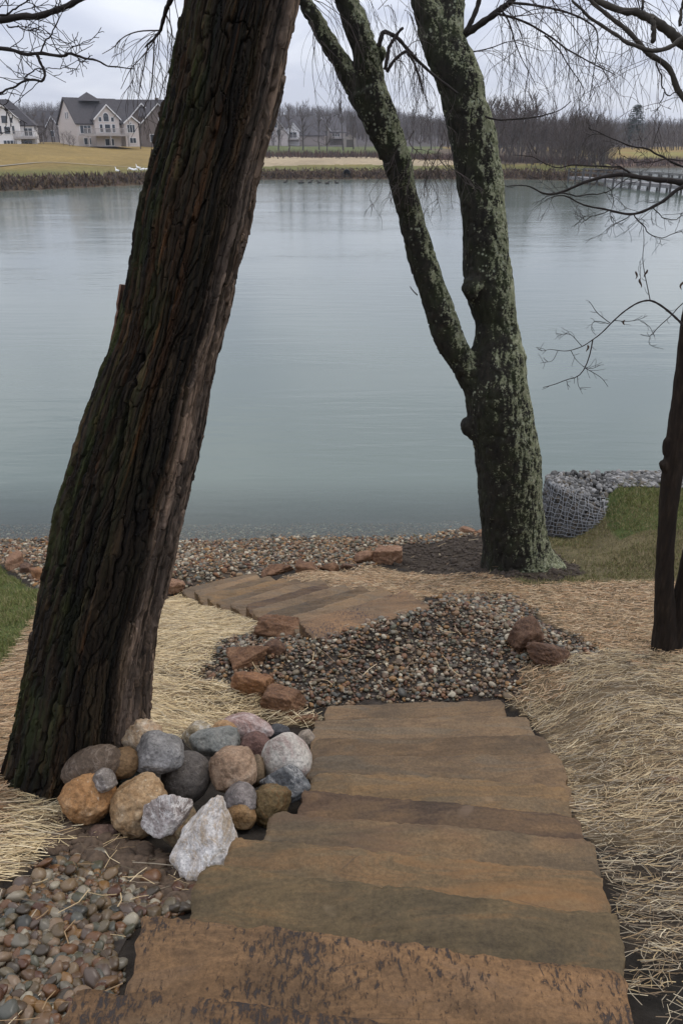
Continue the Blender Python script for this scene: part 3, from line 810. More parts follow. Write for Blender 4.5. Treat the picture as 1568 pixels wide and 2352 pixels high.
M_RED = [rock_mat('red_sandstone', (0.095, 0.050, 0.027), (0.155, 0.082, 0.043), (0.21, 0.122, 0.070), 0.15, (0.26, 0.15, 0.1)),
         rock_mat('orange_sandstone', (0.13, 0.060, 0.028), (0.21, 0.105, 0.048), (0.27, 0.15, 0.078), 0.15, (0.36, 0.22, 0.13)),
         rock_mat('pink_sandstone', (0.16, 0.088, 0.054), (0.225, 0.130, 0.080), (0.29, 0.185, 0.12), 0.15, (0.42, 0.3, 0.22)),
         rock_mat('brown_ironstone', (0.060, 0.033, 0.021), (0.105, 0.058, 0.035), (0.16, 0.095, 0.06), 0.2, (0.22, 0.15, 0.1))]
GE = 'sandstone rocks edging the gravel landing'
GH = 'sandstone rocks along the pebble beach'
A_ = dict(angular=0.95, lump=0.16, fine=0.07, planes=8, block=True)
for i, (u, v, w, h, mi, grp, lab, kw) in enumerate([
    (640, 1446, 112, 66, 0, GE, 'big dark red sandstone block at the left end of the lower steps', dict(strata=0.5)),
    (634, 1490, 50, 44, 3, GE, 'small brown lumpy rock in front of the dark red block', dict(block=False, angular=0.4)),
    (572, 1512, 96, 58, 0, GE, 'flat topped red rock in the curved edging, second from the lower steps', dict(roll=-8)),
    (580, 1568, 100, 80, 1, GE, 'bright orange sandstone block in the curved edging', dict(roll=12)),
    (650, 1612, 108, 66, 0, GE, 'red brown slab of rock next to the upper steps', dict(roll=4, strata=0.5)),
    (700, 1652, 64, 24, 0, GE, 'thin red stone sliver against the upper steps', {}),
    (1206, 1460, 82, 110, 3, GE, 'upright dark brown rock on the right side of the gravel', dict(block=False, egg=0.12, angular=0.7)),
    (1262, 1506, 122, 70, 3, GE, 'long rusty rock lying against the upright brown one', dict(block=False, roll=22, angular=0.75)),
    (838, 1281, 50, 34, 2, GH, 'small pale tan rock leaning on a bigger one near the bare soil', dict(roll=-15)),
    (891, 1276, 76, 54, 2, GH, 'biggest orange tan rock by the bare soil at the end of the beach edging', {}),
    (636, 1311, 76, 24, 0, GH, 'long low red rock at the foot of the lower steps', {}),
    (705, 1306, 54, 30, 0, GH, 'rounded red rock in the middle of the beach edging', {}),
    (754, 1303, 48, 26, 0, GH, 'reddish rock second from the small pale tan one', {}),
    (797, 1300, 36, 18, 3, GH, 'small dark brown rock just left of the pale tan one', {}),
    (395, 1345, 66, 36, 2, GH, 'pink ledge shaped rock beside the leaning trunk at the foot of the lower steps', dict(strata=0.6)),
    (34, 1292, 42, 46, 2, GH, 'pink upright rock at the far left corner of the beach', {}),
    (62, 1309, 32, 30, 3, GH, 'small mossy topped rock between the pink upright and the orange one', {}),
    (90, 1320, 50, 38, 1, GH, 'orange brown block by the left lawn, half hidden by the trunk', {}),
    (102, 1340, 24, 18, 1, GH, 'little orange stone at the corner of the left lawn', {}),
    (1074, 1219, 42, 20, 2, GH, 'low tan rock at the water edge left of the lichen covered tree', {}),
    (1103, 1223, 26, 13, 2, GH, 'small pale stone at the water edge touching the lichen covered tree', {}),
    (1546, 1796, 38, 22, 2, 'loose stones in the straw', 'pinkish grey stone sunk in the straw on the right', dict(block=False, angular=0.3))]):
    q = dict(A_); q.update(kw)
    if grp == GE and w > 80 and h < 90: h *= 0.84; w *= 1.06
    put_rock('sandstone_rock', u, v, w, h, M_RED[mi], 700 + i * 5, lab, 'rock', grp, sink=0.6, sub=4 if w > 60 else 3, **q)

# ------------------------------------------------------------------ pebbles
PEB_COLS = [(0.155, 0.098, 0.066), (0.215, 0.205, 0.195), (0.085, 0.070, 0.058), (0.225, 0.145, 0.095), (0.125, 0.062, 0.042), (0.19, 0.165, 0.13), (0.135, 0.145, 0.15), (0.48, 0.46, 0.43),
            (0.26, 0.19, 0.13), (0.075, 0.078, 0.082), (0.20, 0.105, 0.060), (0.165, 0.125, 0.085), (0.30, 0.225, 0.18), (0.115, 0.080, 0.055), (0.36, 0.335, 0.31), (0.15, 0.115, 0.108), (0.115, 0.118, 0.095), (0.28, 0.165, 0.075)]
def pebble_mat(name, gain=1.0, rough=0.55):
    k = NT(name, rough, 0.35)
    f = k.rnd()
    n = len(PEB_COLS)
    c = k.ramp(f, [(i / n, (PEB_COLS[i][0] * gain * 1.12, PEB_COLS[i][1] * gain * 1.01, PEB_COLS[i][2] * gain * 0.76)) for i in range(n)], 'CONSTANT')
    co = k.coord()
    c = k.mix(1.0, c, k.ramp(k.noise(co, 60, 5, 0.65), [(0.28, 0.70), (0.72, 1.3)]), 'MULTIPLY')
    return k.done(c)
M_PEB = pebble_mat('pebble_stone', 0.50, 0.36); M_PEBL = pebble_mat('landing_pebble_stone', 0.62, 0.5); M_PEBB = pebble_mat('beach_pebble_stone', 0.72, 0.75)

def pebble_protos(sub, n, seed):
    out = []
    for i in range(n):
        S, F = rock_shape(seed + i, sub, angular=0.35, lump=0.16, fine=0.0, planes=8)
        out.append((S / np.abs(S).max(), F))
    return out
def pebble_cloud(P, size, sub, seed, lift=0.3, layers=0.0):
    """arrays for many pebbles merged: P (n,2) positions, size (n,) half lengths"""
    r_ = np.random.RandomState(seed)
    protos = pebble_protos(sub, 8, seed)
    F = protos[0][1]; m = len(protos[0][0])
    n = len(P)
    B = np.stack([p[0] for p in protos])[r_.randint(0, 8, n)]
    sc = np.stack([size, size * r_.uniform(0.62, 0.95, n), size * r_.uniform(0.38, 0.68, n)], 1)
    yaw = r_.uniform(0, 6.283, n); tx = r_.normal(0, 0.32, n); ty = r_.normal(0, 0.32, n)
    M = np.stack([rot_mat(tx[i], ty[i], yaw[i]) for i in range(n)])
    Vv = np.einsum('nij,nkj->nki', M, B * sc[:, None, :])
    z = H(P[:, 0], P[:, 1]) + sc[:, 2] * lift + layers * r_.rand(n) ** 1.5
    Vv = Vv + np.stack([P[:, 0], P[:, 1], z], 1)[:, None, :]
    Fa = (F[None] + (np.arange(n) * m)[:, None, None]).reshape(-1, 3)
    return Vv.reshape(-1, 3), Fa, np.stack([P[:, 0], P[:, 1], z], 1), M, sc, B

def sheet(name, poly, lift, col, label_kind='structure'):
    """a thin soil sheet a few millimetres over the ground"""
    lo, hi = poly.min(0), poly.max(0)
    xs = np.arange(lo[0], hi[0] + .05, .05); ys = np.arange(lo[1], hi[1] + .05, .05)
    X, Y = np.meshgrid(xs, ys)
    wx_, wy_ = warp(X, Y, 0.04)
    keep = inside(poly, wx_, wy_)
    n_ = len(xs)
    i = np.arange(len(ys) - 1)[:, None] * n_ + np.arange(n_ - 1)[None, :]
    Q = np.stack([i, i + 1, i + n_ + 1, i + n_], -1).reshape(-1, 4)
    Q = Q[keep.ravel()[Q].all(1)]
    V_ = np.stack([X, Y, H(X, Y) + lift], -1).reshape(-1, 3)
    used = np.unique(Q); mp = np.zeros(len(V_), int); mp[used] = np.arange(len(used))
    return tag(mesh_obj(name, V_[used], mp[Q], col), kind='structure')
M_SOIL = plain('dark_soil', (0.028, 0.022, 0.017), 0.95, 0.5, 30)
bed = sheet('gravel_bed', Z_BED, 0.006, M_SOIL)
pts = scatter(Z_BED, 3000, 0.09, np.random.RandomState(3))
mud_ = inside(Z_MUD, pts[:, 0], pts[:, 1])
keep = (~mud_) | (np.random.RandomState(4).rand(len(pts)) < 0.22)
pts = pts[keep]
sz = np.random.RandomState(5).gamma(4.5, 0.0026, len(pts)) + 0.0045
# the ones that show largest, as pieces of their own
pr = np.array([[gx_ for gx_ in (0, 0)]])
pz = H(pts[:, 0], pts[:, 1])
dep = pts[:, 1] * CP - (pz - EYE) * SP
uu = CX_ + F_ * pts[:, 0] / dep; vv = CY_ - F_ * (pts[:, 1] * SP + (pz - EYE) * CP) / dep
show = (uu > -10) & (vv < 2360)
score = np.where(show, sz / dep, 0)
order = np.argsort(-score)
big = order[:298]; rest = order[298:]
Vb, Fb, cb, Mb_, scb, Bb = pebble_cloud(pts[big], sz[big] * 1.05, 2, 11, 0.8, 0.016)
protos = pebble_protos(1, 8, 11)
shared = []
for i in range(12):
    S, F = rock_shape(900 + i, 2, angular=0.4, lump=0.15, fine=0.0, planes=9)
    S = S / np.abs(S).max() * np.array([1, 0.62 + 0.03 * i, 0.42 + 0.02 * i])
    me = mesh_obj('pebble', S, F, M_PEB); shared.append(me.data); bpy.data.objects.remove(me)
from mathutils import Matrix
for i in range(len(big)):
    o = bpy.data.objects.new('pebble', shared[i % 12]); COL.objects.link(o); o.parent = bed
    s_ = float(scb[i, 0])
    mw = Matrix(Mb_[i].tolist()).to_4x4()
    o.location = cb[i].tolist(); o.rotation_euler = mw.to_euler(); o.scale = (s_, s_, s_)
Vr, Fr, *_ = pebble_cloud(pts[rest], sz[rest], 1, 12, 0.3, 0.008)
tag(mesh_obj('pebbles', Vr, Fr, M_PEB, bed), kind='stuff')

pl = scatter(Z_LANDING, 7000, 0.13, np.random.RandomState(8))
sz = np.random.RandomState(9).gamma(5, 0.0024, len(pl)) + 0.004
Vr, Fr, *_ = pebble_cloud(pl, sz, 1, 21, 0.4, 0.022)
tag(mesh_obj('landing_gravel', Vr, Fr, M_PEBL), 'brown and grey pebbles covering the landing between the two flights of steps', 'gravel', kind='stuff')
pl = scatter(Z_BEACH, 15000, 0.07, np.random.RandomState(10))
sz = np.random.RandomState(11).gamma(8, 0.0021, len(pl)) + 0.005
Vr, Fr, *_ = pebble_cloud(pl, sz, 0, 31, 0.35, 0.012)
tag(mesh_obj('beach_gravel', Vr, Fr, M_PEBB), 'tan and brown pebbles of the beach along the near water edge', 'gravel', kind='stuff')
for zone, nf, sd_, par in ((Z_BED, 5000, 91, bed), (Z_LANDING, 6000, 93, None)):
    pm = scatter(zone, nf, 0.16, np.random.RandomState(sd_))
    sz = np.random.RandomState(sd_ + 1).gamma(3, 0.0016, len(pm)) + 0.002
    Vr, Fr, *_ = pebble_cloud(pm, sz, 0, sd_ + 2, 0.5, 0.004)
    o_ = tag(mesh_obj('grit', Vr, Fr, M_PEB, par), kind='stuff')
    if par is None: tag(o_, 'fine brown grit between the pebbles of the landing', 'gravel')
# clods of wet earth below the boulders
pm = scatter(Z_MUD, 900, 0.04, np.random.RandomState(14))
sz = np.random.RandomState(15).gamma(3, 0.006, len(pm)) + 0.004
Vr, Fr, *_ = pebble_cloud(pm, sz, 1, 41, 0.1, 0.01)
tag(mesh_obj('earth_clods', Vr, Fr, plain('wet_earth', (0.085, 0.058, 0.038), 0.9, 0.4, 40)), 'crumbly brown earth below the boulder pile', 'soil', kind='stuff')
pm = scatter(Z_DIRT, 1500, 0.06, np.random.RandomState(16))
sz = np.random.RandomState(17).gamma(3, 0.006, len(pm)) + 0.004
Vr, Fr, *_ = pebble_cloud(pm, sz, 0, 43, 0.1, 0.0)
tag(mesh_obj('soil_crumbs', Vr, Fr, plain('dark_earth', (0.048, 0.036, 0.026), 0.95, 0.5, 40)), 'dark bare soil around the foot of the lichen covered tree', 'soil', kind='stuff')

# ------------------------------------------------------------------ straw and grass
def straw_mat(name, cols):
    k = NT(name, 0.6, 0.25)
    n = len(cols)
    c = k.ramp(k.rnd(), [(i / n, cols[i]) for i in range(n)], 'CONSTANT')
    return k.done(c)
S_GOLD, S_PALE, S_BRN, S_GRY, S_DRK = (0.42, 0.312, 0.170), (0.62, 0.50, 0.31), (0.25, 0.165, 0.085), (0.33, 0.275, 0.195), (0.10, 0.072, 0.043)
M_STRAW = straw_mat('golden_straw', [S_GOLD, S_PALE, S_BRN, S_GOLD, S_DRK, S_GRY, S_GOLD, S_BRN, (0.54, 0.42, 0.235), S_DRK, (0.38, 0.28, 0.15), S_GRY])
M_STRAW2 = straw_mat('weathered_straw', [(0.25, 0.17, 0.085), (0.33, 0.27, 0.18), S_DRK, (0.42, 0.31, 0.16), (0.22, 0.15, 0.08), (0.26, 0.205, 0.135), S_DRK, (0.55, 0.46, 0.30), (0.17, 0.12, 0.07), (0.30, 0.25, 0.17)])
M_STRAW3 = straw_mat('rusty_straw', [S_BRN, (0.42, 0.26, 0.13), (0.34, 0.19, 0.09), S_GOLD, (0.48, 0.33, 0.19), S_BRN, (0.55, 0.42, 0.27), S_DRK])
M_STRAW4 = straw_mat('pale_straw', [(0.58, 0.44, 0.23), (0.74, 0.61, 0.38), (0.34, 0.235, 0.12), (0.56, 0.42, 0.22), (0.64, 0.51, 0.30), (0.40, 0.33, 0.22), (0.58, 0.45, 0.25), (0.20, 0.14, 0.08)])
def straws(P, ang, L, W, seed, pile=0.035, mound=0.03, spread=0.5):
    r_ = np.random.RandomState(seed); n = len(P)
    a = ang + r_.normal(0, spread, n)
    L = L * r_.uniform(0.35, 1.25, n); W = W * r_.uniform(0.6, 1.3, n)
    dx, dy = np.cos(a), np.sin(a)
    lump = 0.5 + 0.5 * n2(P[:, 0], P[:, 1], 9, seed, 3)
    up = pile * r_.rand(n) ** 1.6 + mound * lump
    bend = r_.normal(0, 0.10, n) * L
    tilt = r_.normal(0, 0.10, n) * L
    rows = []
    for s in (-0.5, 0.0, 0.5):
        cxx = P[:, 0] + dx * L * s - dy * bend * (1 - 4 * s * s)
        cyy = P[:, 1] + dy * L * s + dx * bend * (1 - 4 * s * s)
        cz = H(cxx, cyy) + up + tilt * s + 0.003
        roll = r_.uniform(-0.9, 0.9, n) if s == -0.5 else roll
        for q in (-0.5, 0.5):
            rows.append(np.stack([cxx - dy * W * q * np.cos(roll), cyy + dx * W * q * np.cos(roll), cz + W * q * np.sin(roll)], 1))
    V_ = np.stack(rows, 1).reshape(-1, 3)
    b = np.arange(n)[:, None] * 6
    Q = np.concatenate([b + np.array([[0, 2, 3, 1]]), b + np.array([[2, 4, 5, 3]])])
    return V_, Q
def keep_off(P, polys):
    m = np.ones(len(P), bool)
    for q in polys: m &= ~inside(q, P[:, 0], P[:, 1])
    return P[m]
STEP_POLYS = [np.array([FL[0][0], FL[0][1], FL[3][1], FL[6][1], FL[7][1], FL[9][1], FL[10][1], FL[10][0], FL[7][0], FL[5][0], FL[3][0]]),
              np.array([S2_O + S2_D * s + S2_N * t for s, t in ((0, -0.46), (0, 0.44), (2.9, 0.22), (2.9, -0.46))])]
ps = keep_off(scatter(Z_STRAW_R, 105000, 0.05, np.random.RandomState(20)), STEP_POLYS)
yy = ps[:, 1] + 0.25 * n2(ps[:, 0], ps[:, 1], 2.5, 61)
dens = np.random.RandomState(22).rand(len(ps))
gap = n2(ps[:, 0], ps[:, 1], 3.2, 63, 3)
thin = np.where(yy < 2.6, 0.80, 0.97) - np.where(gap < -0.25, 0.35, 0)
thin = np.where(ps[:, 1] < 1.5, np.maximum(0.85 * sstep(1.0, 1.75, yy) ** 2, 0.7 * sstep(1.0, 1.7, ps[:, 0])), thin)
thin = thin * np.where(n2(ps[:, 0], ps[:, 1], 13.0, 68, 2) < -0.18, 0.5, 1.0)
kp = dens < thin; ps, yy, gap = ps[kp], yy[kp], gap[kp]
z1 = (yy > 4.9) | ((yy > 4.25) & (gap < -0.1)); z2 = ~z1 & ((yy > 2.5) & (gap > -0.22)); z3 = ~z1 & ~z2
for mk, mat_, lab, a_, L_, W_, sd in ((z1, M_STRAW3, 'rust tinted straw mulch on the slope below the right lawn', 0.15, 0.075, 0.0046, 31),
                                  (z2, M_STRAW, 'bright golden straw mulch right of the upper steps', 0.08, 0.105, 0.0038, 32),
                                  (z3, M_STRAW2, 'thin weathered straw on dark soil right of the nearest steps', 0.05, 0.095, 0.0031, 33)):
    V_, Q_ = straws(ps[mk], a_, L_, W_ * 0.72, sd, 0.034, 0.020, 0.78)
    tag(mesh_obj('straw_mulch', V_, Q_, mat_, None, False), lab, 'straw', kind='stuff')
ps = keep_off(scatter(Z_STRAW_L, 52000, 0.05, np.random.RandomState(25)), STEP_POLYS)
gap = n2(ps[:, 0], ps[:, 1], 2.8, 66, 3)
left = ps[:, 0] < np.interp(ps[:, 1], [2, 3, 6, 8], [-1.2, -1.35, -1.95, -2.4])
kp = np.random.RandomState(26).rand(len(ps)) < np.where(gap < -0.3, 0.45, 0.95)
ps, left = ps[kp], left[kp]
for mk, mat_, lab, a_, L_, W_, sd in ((~left, M_STRAW4, 'golden straw mulch between the leaning trunk and the gravel landing', 0.35, 0.135, 0.0037, 35),
                                  (left, M_STRAW3, 'brownish straw on the bank left of the leaning trunk', 0.5, 0.13, 0.0038, 36)):
    V_, Q_ = straws(ps[mk], a_, L_, W_ * 0.72, sd, 0.034, 0.028, 0.58)
    tag(mesh_obj('straw_mulch', V_, Q_, mat_, None, False), lab, 'straw', kind='stuff')
# single stalks strewn over gravel, soil and steps' edges
loose = np.vstack([scatter(Z_BED, 34, 0.05, np.random.RandomState(27)), scatter(Z_LANDING, 130, 0.05, np.random.RandomState(28)), scatter(Z_MUD, 22, 0.05, np.random.RandomState(29)), scatter(Z_DIRT, 40, 0.05, np.random.RandomState(30))])
V_, Q_ = straws(loose, 0.3, 0.13, 0.0032, 37, 0.03, 0.02, 1.0)
V_[:, 2] += 0.016
tag(mesh_obj('loose_straw', V_, Q_, M_STRAW, None, False), 'stray straw stalks strewn over the gravel', 'straw', kind='stuff')

def grass(name, poly, n, hmin, hmax, width, mat, seed, label):
    r_ = np.random.RandomState(seed)
    P = scatter(poly, n, 0.07, r_)
    P = P[H(P[:, 0], P[:, 1]) > 0.03]
    P = P[~inside(Z_DIRT, *warp(P[:, 0], P[:, 1], 0.12, 5.0)) | (r_.rand(len(P)) < 0.08)]
    P = P[r_.rand(len(P)) < 1.0 - 0.8 * sstep(0.05, 0.30, n2(P[:, 0], P[:, 1], 2.2, seed + 4, 4))]
    n = len(P)
    cl = 0.5 + 0.5 * n2(P[:, 0], P[:, 1], 3.0, seed, 3)
    h = r_.uniform(hmin, hmax, n) * (0.6 + 0.8 * cl)
    a = r_.uniform(0, 6.283, n); lean = r_.uniform(0.15, 1.1, n) * h; la = r_.uniform(0, 6.283, n)
    z = H(P[:, 0], P[:, 1]) - 0.004
    w = width * r_.uniform(0.6, 1.3, n)
    B0 = np.stack([P[:, 0] - np.cos(a) * w, P[:, 1] - np.sin(a) * w, z], 1)
    B1 = np.stack([P[:, 0] + np.cos(a) * w, P[:, 1] + np.sin(a) * w, z], 1)
    Tt = np.stack([P[:, 0] + np.cos(la) * lean, P[:, 1] + np.sin(la) * lean, z + h], 1)
    V_ = np.stack([B0, B1, Tt], 1).reshape(-1, 3)
    return tag(mesh_obj(name, V_, np.arange(n * 3).reshape(-1, 3), mat, None, False), label, 'grass', kind='stuff')
M_GRASS = straw_mat('winter_grass', [(0.165, 0.162, 0.055), (0.125, 0.140, 0.044), (0.26, 0.205, 0.095), (0.145, 0.150, 0.046), (0.205, 0.180, 0.070), (0.32, 0.25, 0.14), (0.10, 0.09, 0.045)])
M_GRASS_G = straw_mat('green_grass', [(0.140, 0.170, 0.044), (0.165, 0.185, 0.052), (0.120, 0.140, 0.040), (0.225, 0.200, 0.080), (0.150, 0.165, 0.048), (0.28, 0.23, 0.115)])
lawn_out = Z_LAWN_R
grass('lawn_grass', Z_LAWN_R, 90000, 0.018, 0.042, 0.0035, M_GRASS, 71, 'short olive winter grass of the lawn behind the lichen covered tree')
grass('lawn_grass', np.array([(3.35, 9.55), (3.6, 9.95), (7.0, 9.95), (7.0, 8.9), (4.0, 8.9), (3.6, 9.1)]), 16000, 0.03, 0.06, 0.0045, M_GRASS_G, 72, 'greener grass on the raised bank behind the wire gabion')
grass('lawn_grass', Z_LAWN_L, 60000, 0.02, 0.045, 0.0035, M_GRASS_G, 73, 'green lawn at the left edge beyond the leaning trunk')

# ------------------------------------------------------------------ the big leaning trunk on the left
def catmull(P, n):
    P = np.asarray(P, float)
    t = np.linspace(0, len(P) - 1, n)
    i = np.clip(np.floor(t).astype(int), 0, len(P) - 2); f = (t - i)[:, None]
    p0 = P[np.maximum(i - 1, 0)]; p1 = P[i]; p2 = P[i + 1]; p3 = P[np.minimum(i + 2, len(P) - 1)]
    return 0.5 * (2 * p1 + (p2 - p0) * f + (2 * p0 - 5 * p1 + 4 * p2 - p3) * f ** 2 + (3 * p1 - p0 - 3 * p2 + p3) * f ** 3)

def bark_trunk_mat():
    k = NT('furrowed_bark', 0.9, 0.2)
    uv = k.n('TexCoord').outputs['UV']
    def m(sc):
        x = k.n('Mapping'); k.put(x.inputs[0], uv); x.inputs['Scale'].default_value = sc; return x.outputs[0]
    st = k.noise(m((46, 2.6, 1)), 1.0, 7, 0.66, 0.5)
    c = k.ramp(st, [(0.36, (0.005, 0.004, 0.003)), (0.46, (0.011, 0.008, 0.005)), (0.55, (0.020, 0.014, 0.008)), (0.66, (0.044, 0.030, 0.017))])
    rust = k.ramp(k.noise(m((24, 1.2, 1)), 1.0, 6, 0.62, 0.5), [(0.57, 0.0), (0.68, 0.6)])
    c = k.mix(rust, c, (0.062, 0.028, 0.010))
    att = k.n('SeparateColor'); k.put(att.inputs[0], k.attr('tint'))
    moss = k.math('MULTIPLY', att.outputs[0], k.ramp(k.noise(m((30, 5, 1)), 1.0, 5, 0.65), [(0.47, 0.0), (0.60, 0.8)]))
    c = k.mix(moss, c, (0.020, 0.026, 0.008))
    wea_lit = k.math('MULTIPLY', att.outputs[1], k.ramp(k.noise(m((54, 2.0, 1)), 1.0, 6, 0.65, 0.4), [(0.40, 0.05), (0.58, 0.9)]))  # weathered grey bark plus the sky light on the right side, painted in
    c = k.mix(wea_lit, c, (0.175, 0.132, 0.102))
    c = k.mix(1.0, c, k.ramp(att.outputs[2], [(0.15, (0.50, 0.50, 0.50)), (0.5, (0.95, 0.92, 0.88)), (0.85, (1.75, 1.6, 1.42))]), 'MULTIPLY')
    lich = k.ramp(k.vor(m((16, 9, 1)), 1.0), [(0.10, 1.0), (0.17, 0.0)])
    lich = k.math('MULTIPLY', lich, k.ramp(k.noise(m((7, 5, 1)), 1.0, 3), [(0.62, 0.0), (0.68, 0.9)]))
    c = k.mix(lich, c, (0.16, 0.21, 0.15))
    g = k.noise(m((75, 10, 1)), 1.0, 6, 0.72)
    c = k.mix(1.0, c, k.ramp(g, [(0.3, 0.4), (0.7, 1.6)]), 'MULTIPLY')
    return k.done(c, k.bump(k.math('ADD', g, st), 0.8, 0.012))
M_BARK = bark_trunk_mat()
TRK = [(0, 432, 690), (100, 408, 668), (200, 388, 648), (300, 366, 622), (400, 340, 596), (500, 315, 578), (600, 300, 552), (700, 284, 530), (800, 262, 502), (900, 222, 483), (1000, 188, 465), (1100, 158, 436),
       (1200, 126, 412), (1300, 108, 388), (1400, 86, 362), (1500, 68, 346), (1600, 46, 336), (1700, 28, 322), (1780, 8, 300)]
ctr, rr_ = [], []
for v, l, r in TRK:
    Y = np.interp(v, [0, 1780], [3.25, 2.88])
    # the trunk leans, so its middle sits on a slanted section: take the row's mid point
    p = at_y((l + r) / 2, v, Y)
    ctr.append(p); rr_.append((r - l) / 2 * px(p) * 0.955)
ctr, rr_ = np.array(ctr)[::-1], np.array(rr_)[::-1]
dn = ctr[0] - (ctr[2] - ctr[0]) * 0.55
ctr = np.vstack([dn, ctr, ctr[-1] + (ctr[-1] - ctr[-4]) * 1.0, ctr[-1] + (ctr[-1] - ctr[-4]) * 3.2])
rr_ = np.concatenate([[rr_[0] * 1.03], rr_, [rr_[-1] * 0.97, rr_[-1] * 0.8]])
NV, NU = 900, 470
cl_ = catmull(ctr, NV); rl_ = catmull(rr_[:, None], NV)[:, 0]
seg = np.concatenate([[0], np.cumsum(np.linalg.norm(np.diff(cl_, axis=0), axis=1))])
tan = np.gradient(cl_, axis=0); tan /= np.linalg.norm(tan, axis=1)[:, None]
ux = np.array([1.0, 0, 0]); U_ = ux - tan * (tan @ ux)[:, None]; U_ /= np.linalg.norm(U_, axis=1)[:, None]
W_ = np.cross(tan, U_)                      # points away from the camera or towards it
th = np.arange(NU) / NU * 2 * math.pi
TH, SG = np.meshgrid(th, seg)
tw = TH + 0.12 * SG
Rm = 0.22
q = np.stack([np.cos(tw) * Rm, np.sin(tw) * Rm, SG], -1).reshape(-1, 3)
qs = q * np.array([1, 1, 0.085])
wob = np.stack([vnoise(q * 3.0, 201), vnoise(q * 3.0, 202), np.zeros(len(q))], 1) * 0.016
n_c = fbm(q * np.array([80, 80, 30]), 209, 3)
n_d = fbm(q * np.array([5, 5, 1.0]), 211, 2)
n_e = vnoise((qs + wob * 0.3) * 110.0 * np.array([1, 1, 1.2]), 217)
def plates(M, per_m, wander_, seed, groove_w, ln_jit):
    """long flat strips of bark with split edges: (random height, groove 0..1, place across the strip, random tone)"""
    c_ = TH.ravel() / (2 * math.pi) * M + wander_ * M / 30.0 * (vnoise(q * np.array([6, 6, 1.5]), seed) + 0.45 * vnoise(q * np.array([17, 17, 5.5]), seed + 1) + 0.16 * vnoise(q * np.array([50, 50, 22]), seed + 2))
    k0_ = np.floor(c_); f_ = c_ - k0_; k0_ = np.mod(k0_, M).astype(np.int64)
    z0_ = np.zeros_like(k0_)
    l_ = q[:, 2] * per_m + _hash(k0_, z0_, z0_, seed + 5) * 9 + ln_jit * vnoise(q * np.array([26, 26, 9]), seed + 3)
    lc_ = np.floor(l_); lf_ = l_ - lc_
    h_ = _hash(k0_, lc_.astype(np.int64), z0_, seed + 6) * 0.5 + 0.5
    tl_ = _hash(k0_, lc_.astype(np.int64), z0_ + 3, seed + 7)
    tone_ = _hash(k0_, lc_.astype(np.int64), z0_ + 5, seed + 8) * 0.5 + 0.5
    w_ = 1.4 / M
    e_ = np.minimum(f_, 1 - f_) * w_
    gw = groove_w * (0.5 + 1.0 * np.abs(vnoise(q * np.array([9, 9, 4]), seed + 9)))
    g_ = 1 - np.clip(e_ / gw, 0, 1)
    end_ = np.minimum(lf_, 1 - lf_) / per_m
    g_ = np.maximum(g_, 0.8 * (1 - np.clip(end_ / (groove_w * 0.8), 0, 1)))
    return h_, g_, (f_ - 0.5) * tl_, tone_
h1_, g1_, t1_, tone1 = plates(30, 1.7, 1.35, 231, 0.0065, 0.35)
h2_, g2_, t2_, tone2 = plates(84, 3.6, 1.2, 251, 0.0030, 0.5)
disp = 0.016 * h1_ - 0.024 * g1_ ** 1.4 + 0.012 * t1_ + 0.007 * h2_ - 0.009 * g2_ + 0.006 * t2_ + 0.004 * (np.abs(n_e) - 0.4) + 0.0045 * n_c + 0.005 * n_d - 0.010
# shallow lobes running down into the roots
disp = disp.reshape(TH.shape)
low = np.exp(-((seg) / 0.55))[:, None]
disp = disp + low * (0.02 + 0.06 * np.sin(3 * TH + 0.9) + 0.03 * np.sin(5 * TH + 2.1))
seam = np.exp(-(((TH - (1.5 * math.pi + 0.22)) / 0.10) ** 2)) * np.exp(-seg / 0.7)[:, None]
disp = disp - 0.05 * seam
rad = rl_[:, None] + disp
P = cl_[:, None, :] + U_[:, None, :] * (np.cos(TH) * rad)[..., None] + W_[:, None, :] * (np.sin(TH) * rad)[..., None]
ii = np.arange(NV - 1)[:, None] * NU + np.arange(NU)[None, :]
jn = np.arange(NV - 1)[:, None] * NU + (np.arange(NU)[None, :] + 1) % NU
Q = np.stack([ii, jn, jn + NU, ii + NU], -1).reshape(-1, 4)
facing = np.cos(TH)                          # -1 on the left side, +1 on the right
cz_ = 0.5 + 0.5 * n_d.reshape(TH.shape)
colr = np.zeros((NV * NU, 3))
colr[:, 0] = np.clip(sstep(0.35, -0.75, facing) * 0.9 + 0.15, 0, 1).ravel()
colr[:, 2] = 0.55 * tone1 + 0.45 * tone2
colr[:, 1] = (sstep(0.55, 0.82, facing + 0.30 * (cz_ - 0.5)) * 1.0).ravel()  # right side paler: weathering and sky light put into the tint
UVs = np.stack([TH / (2 * math.pi), SG * 0.5], -1).reshape(-1, 2)
UVs[:, 0] = ((TH.ravel() - 0.5 * math.pi) % (2 * math.pi)) / (2 * math.pi)      # the join lies at the back
base_p = gp(150, 1800)
leaner = thing('tree', 'huge dark leaning trunk with deeply furrowed bark crossing the left half of the picture', 'tree', base_p.tolist())
mesh_obj('trunk', P.reshape(-1, 3), Q, M_BARK, leaner, True, uv=UVs, col=colr).data.set_sharp_from_angle(angle=R(42))
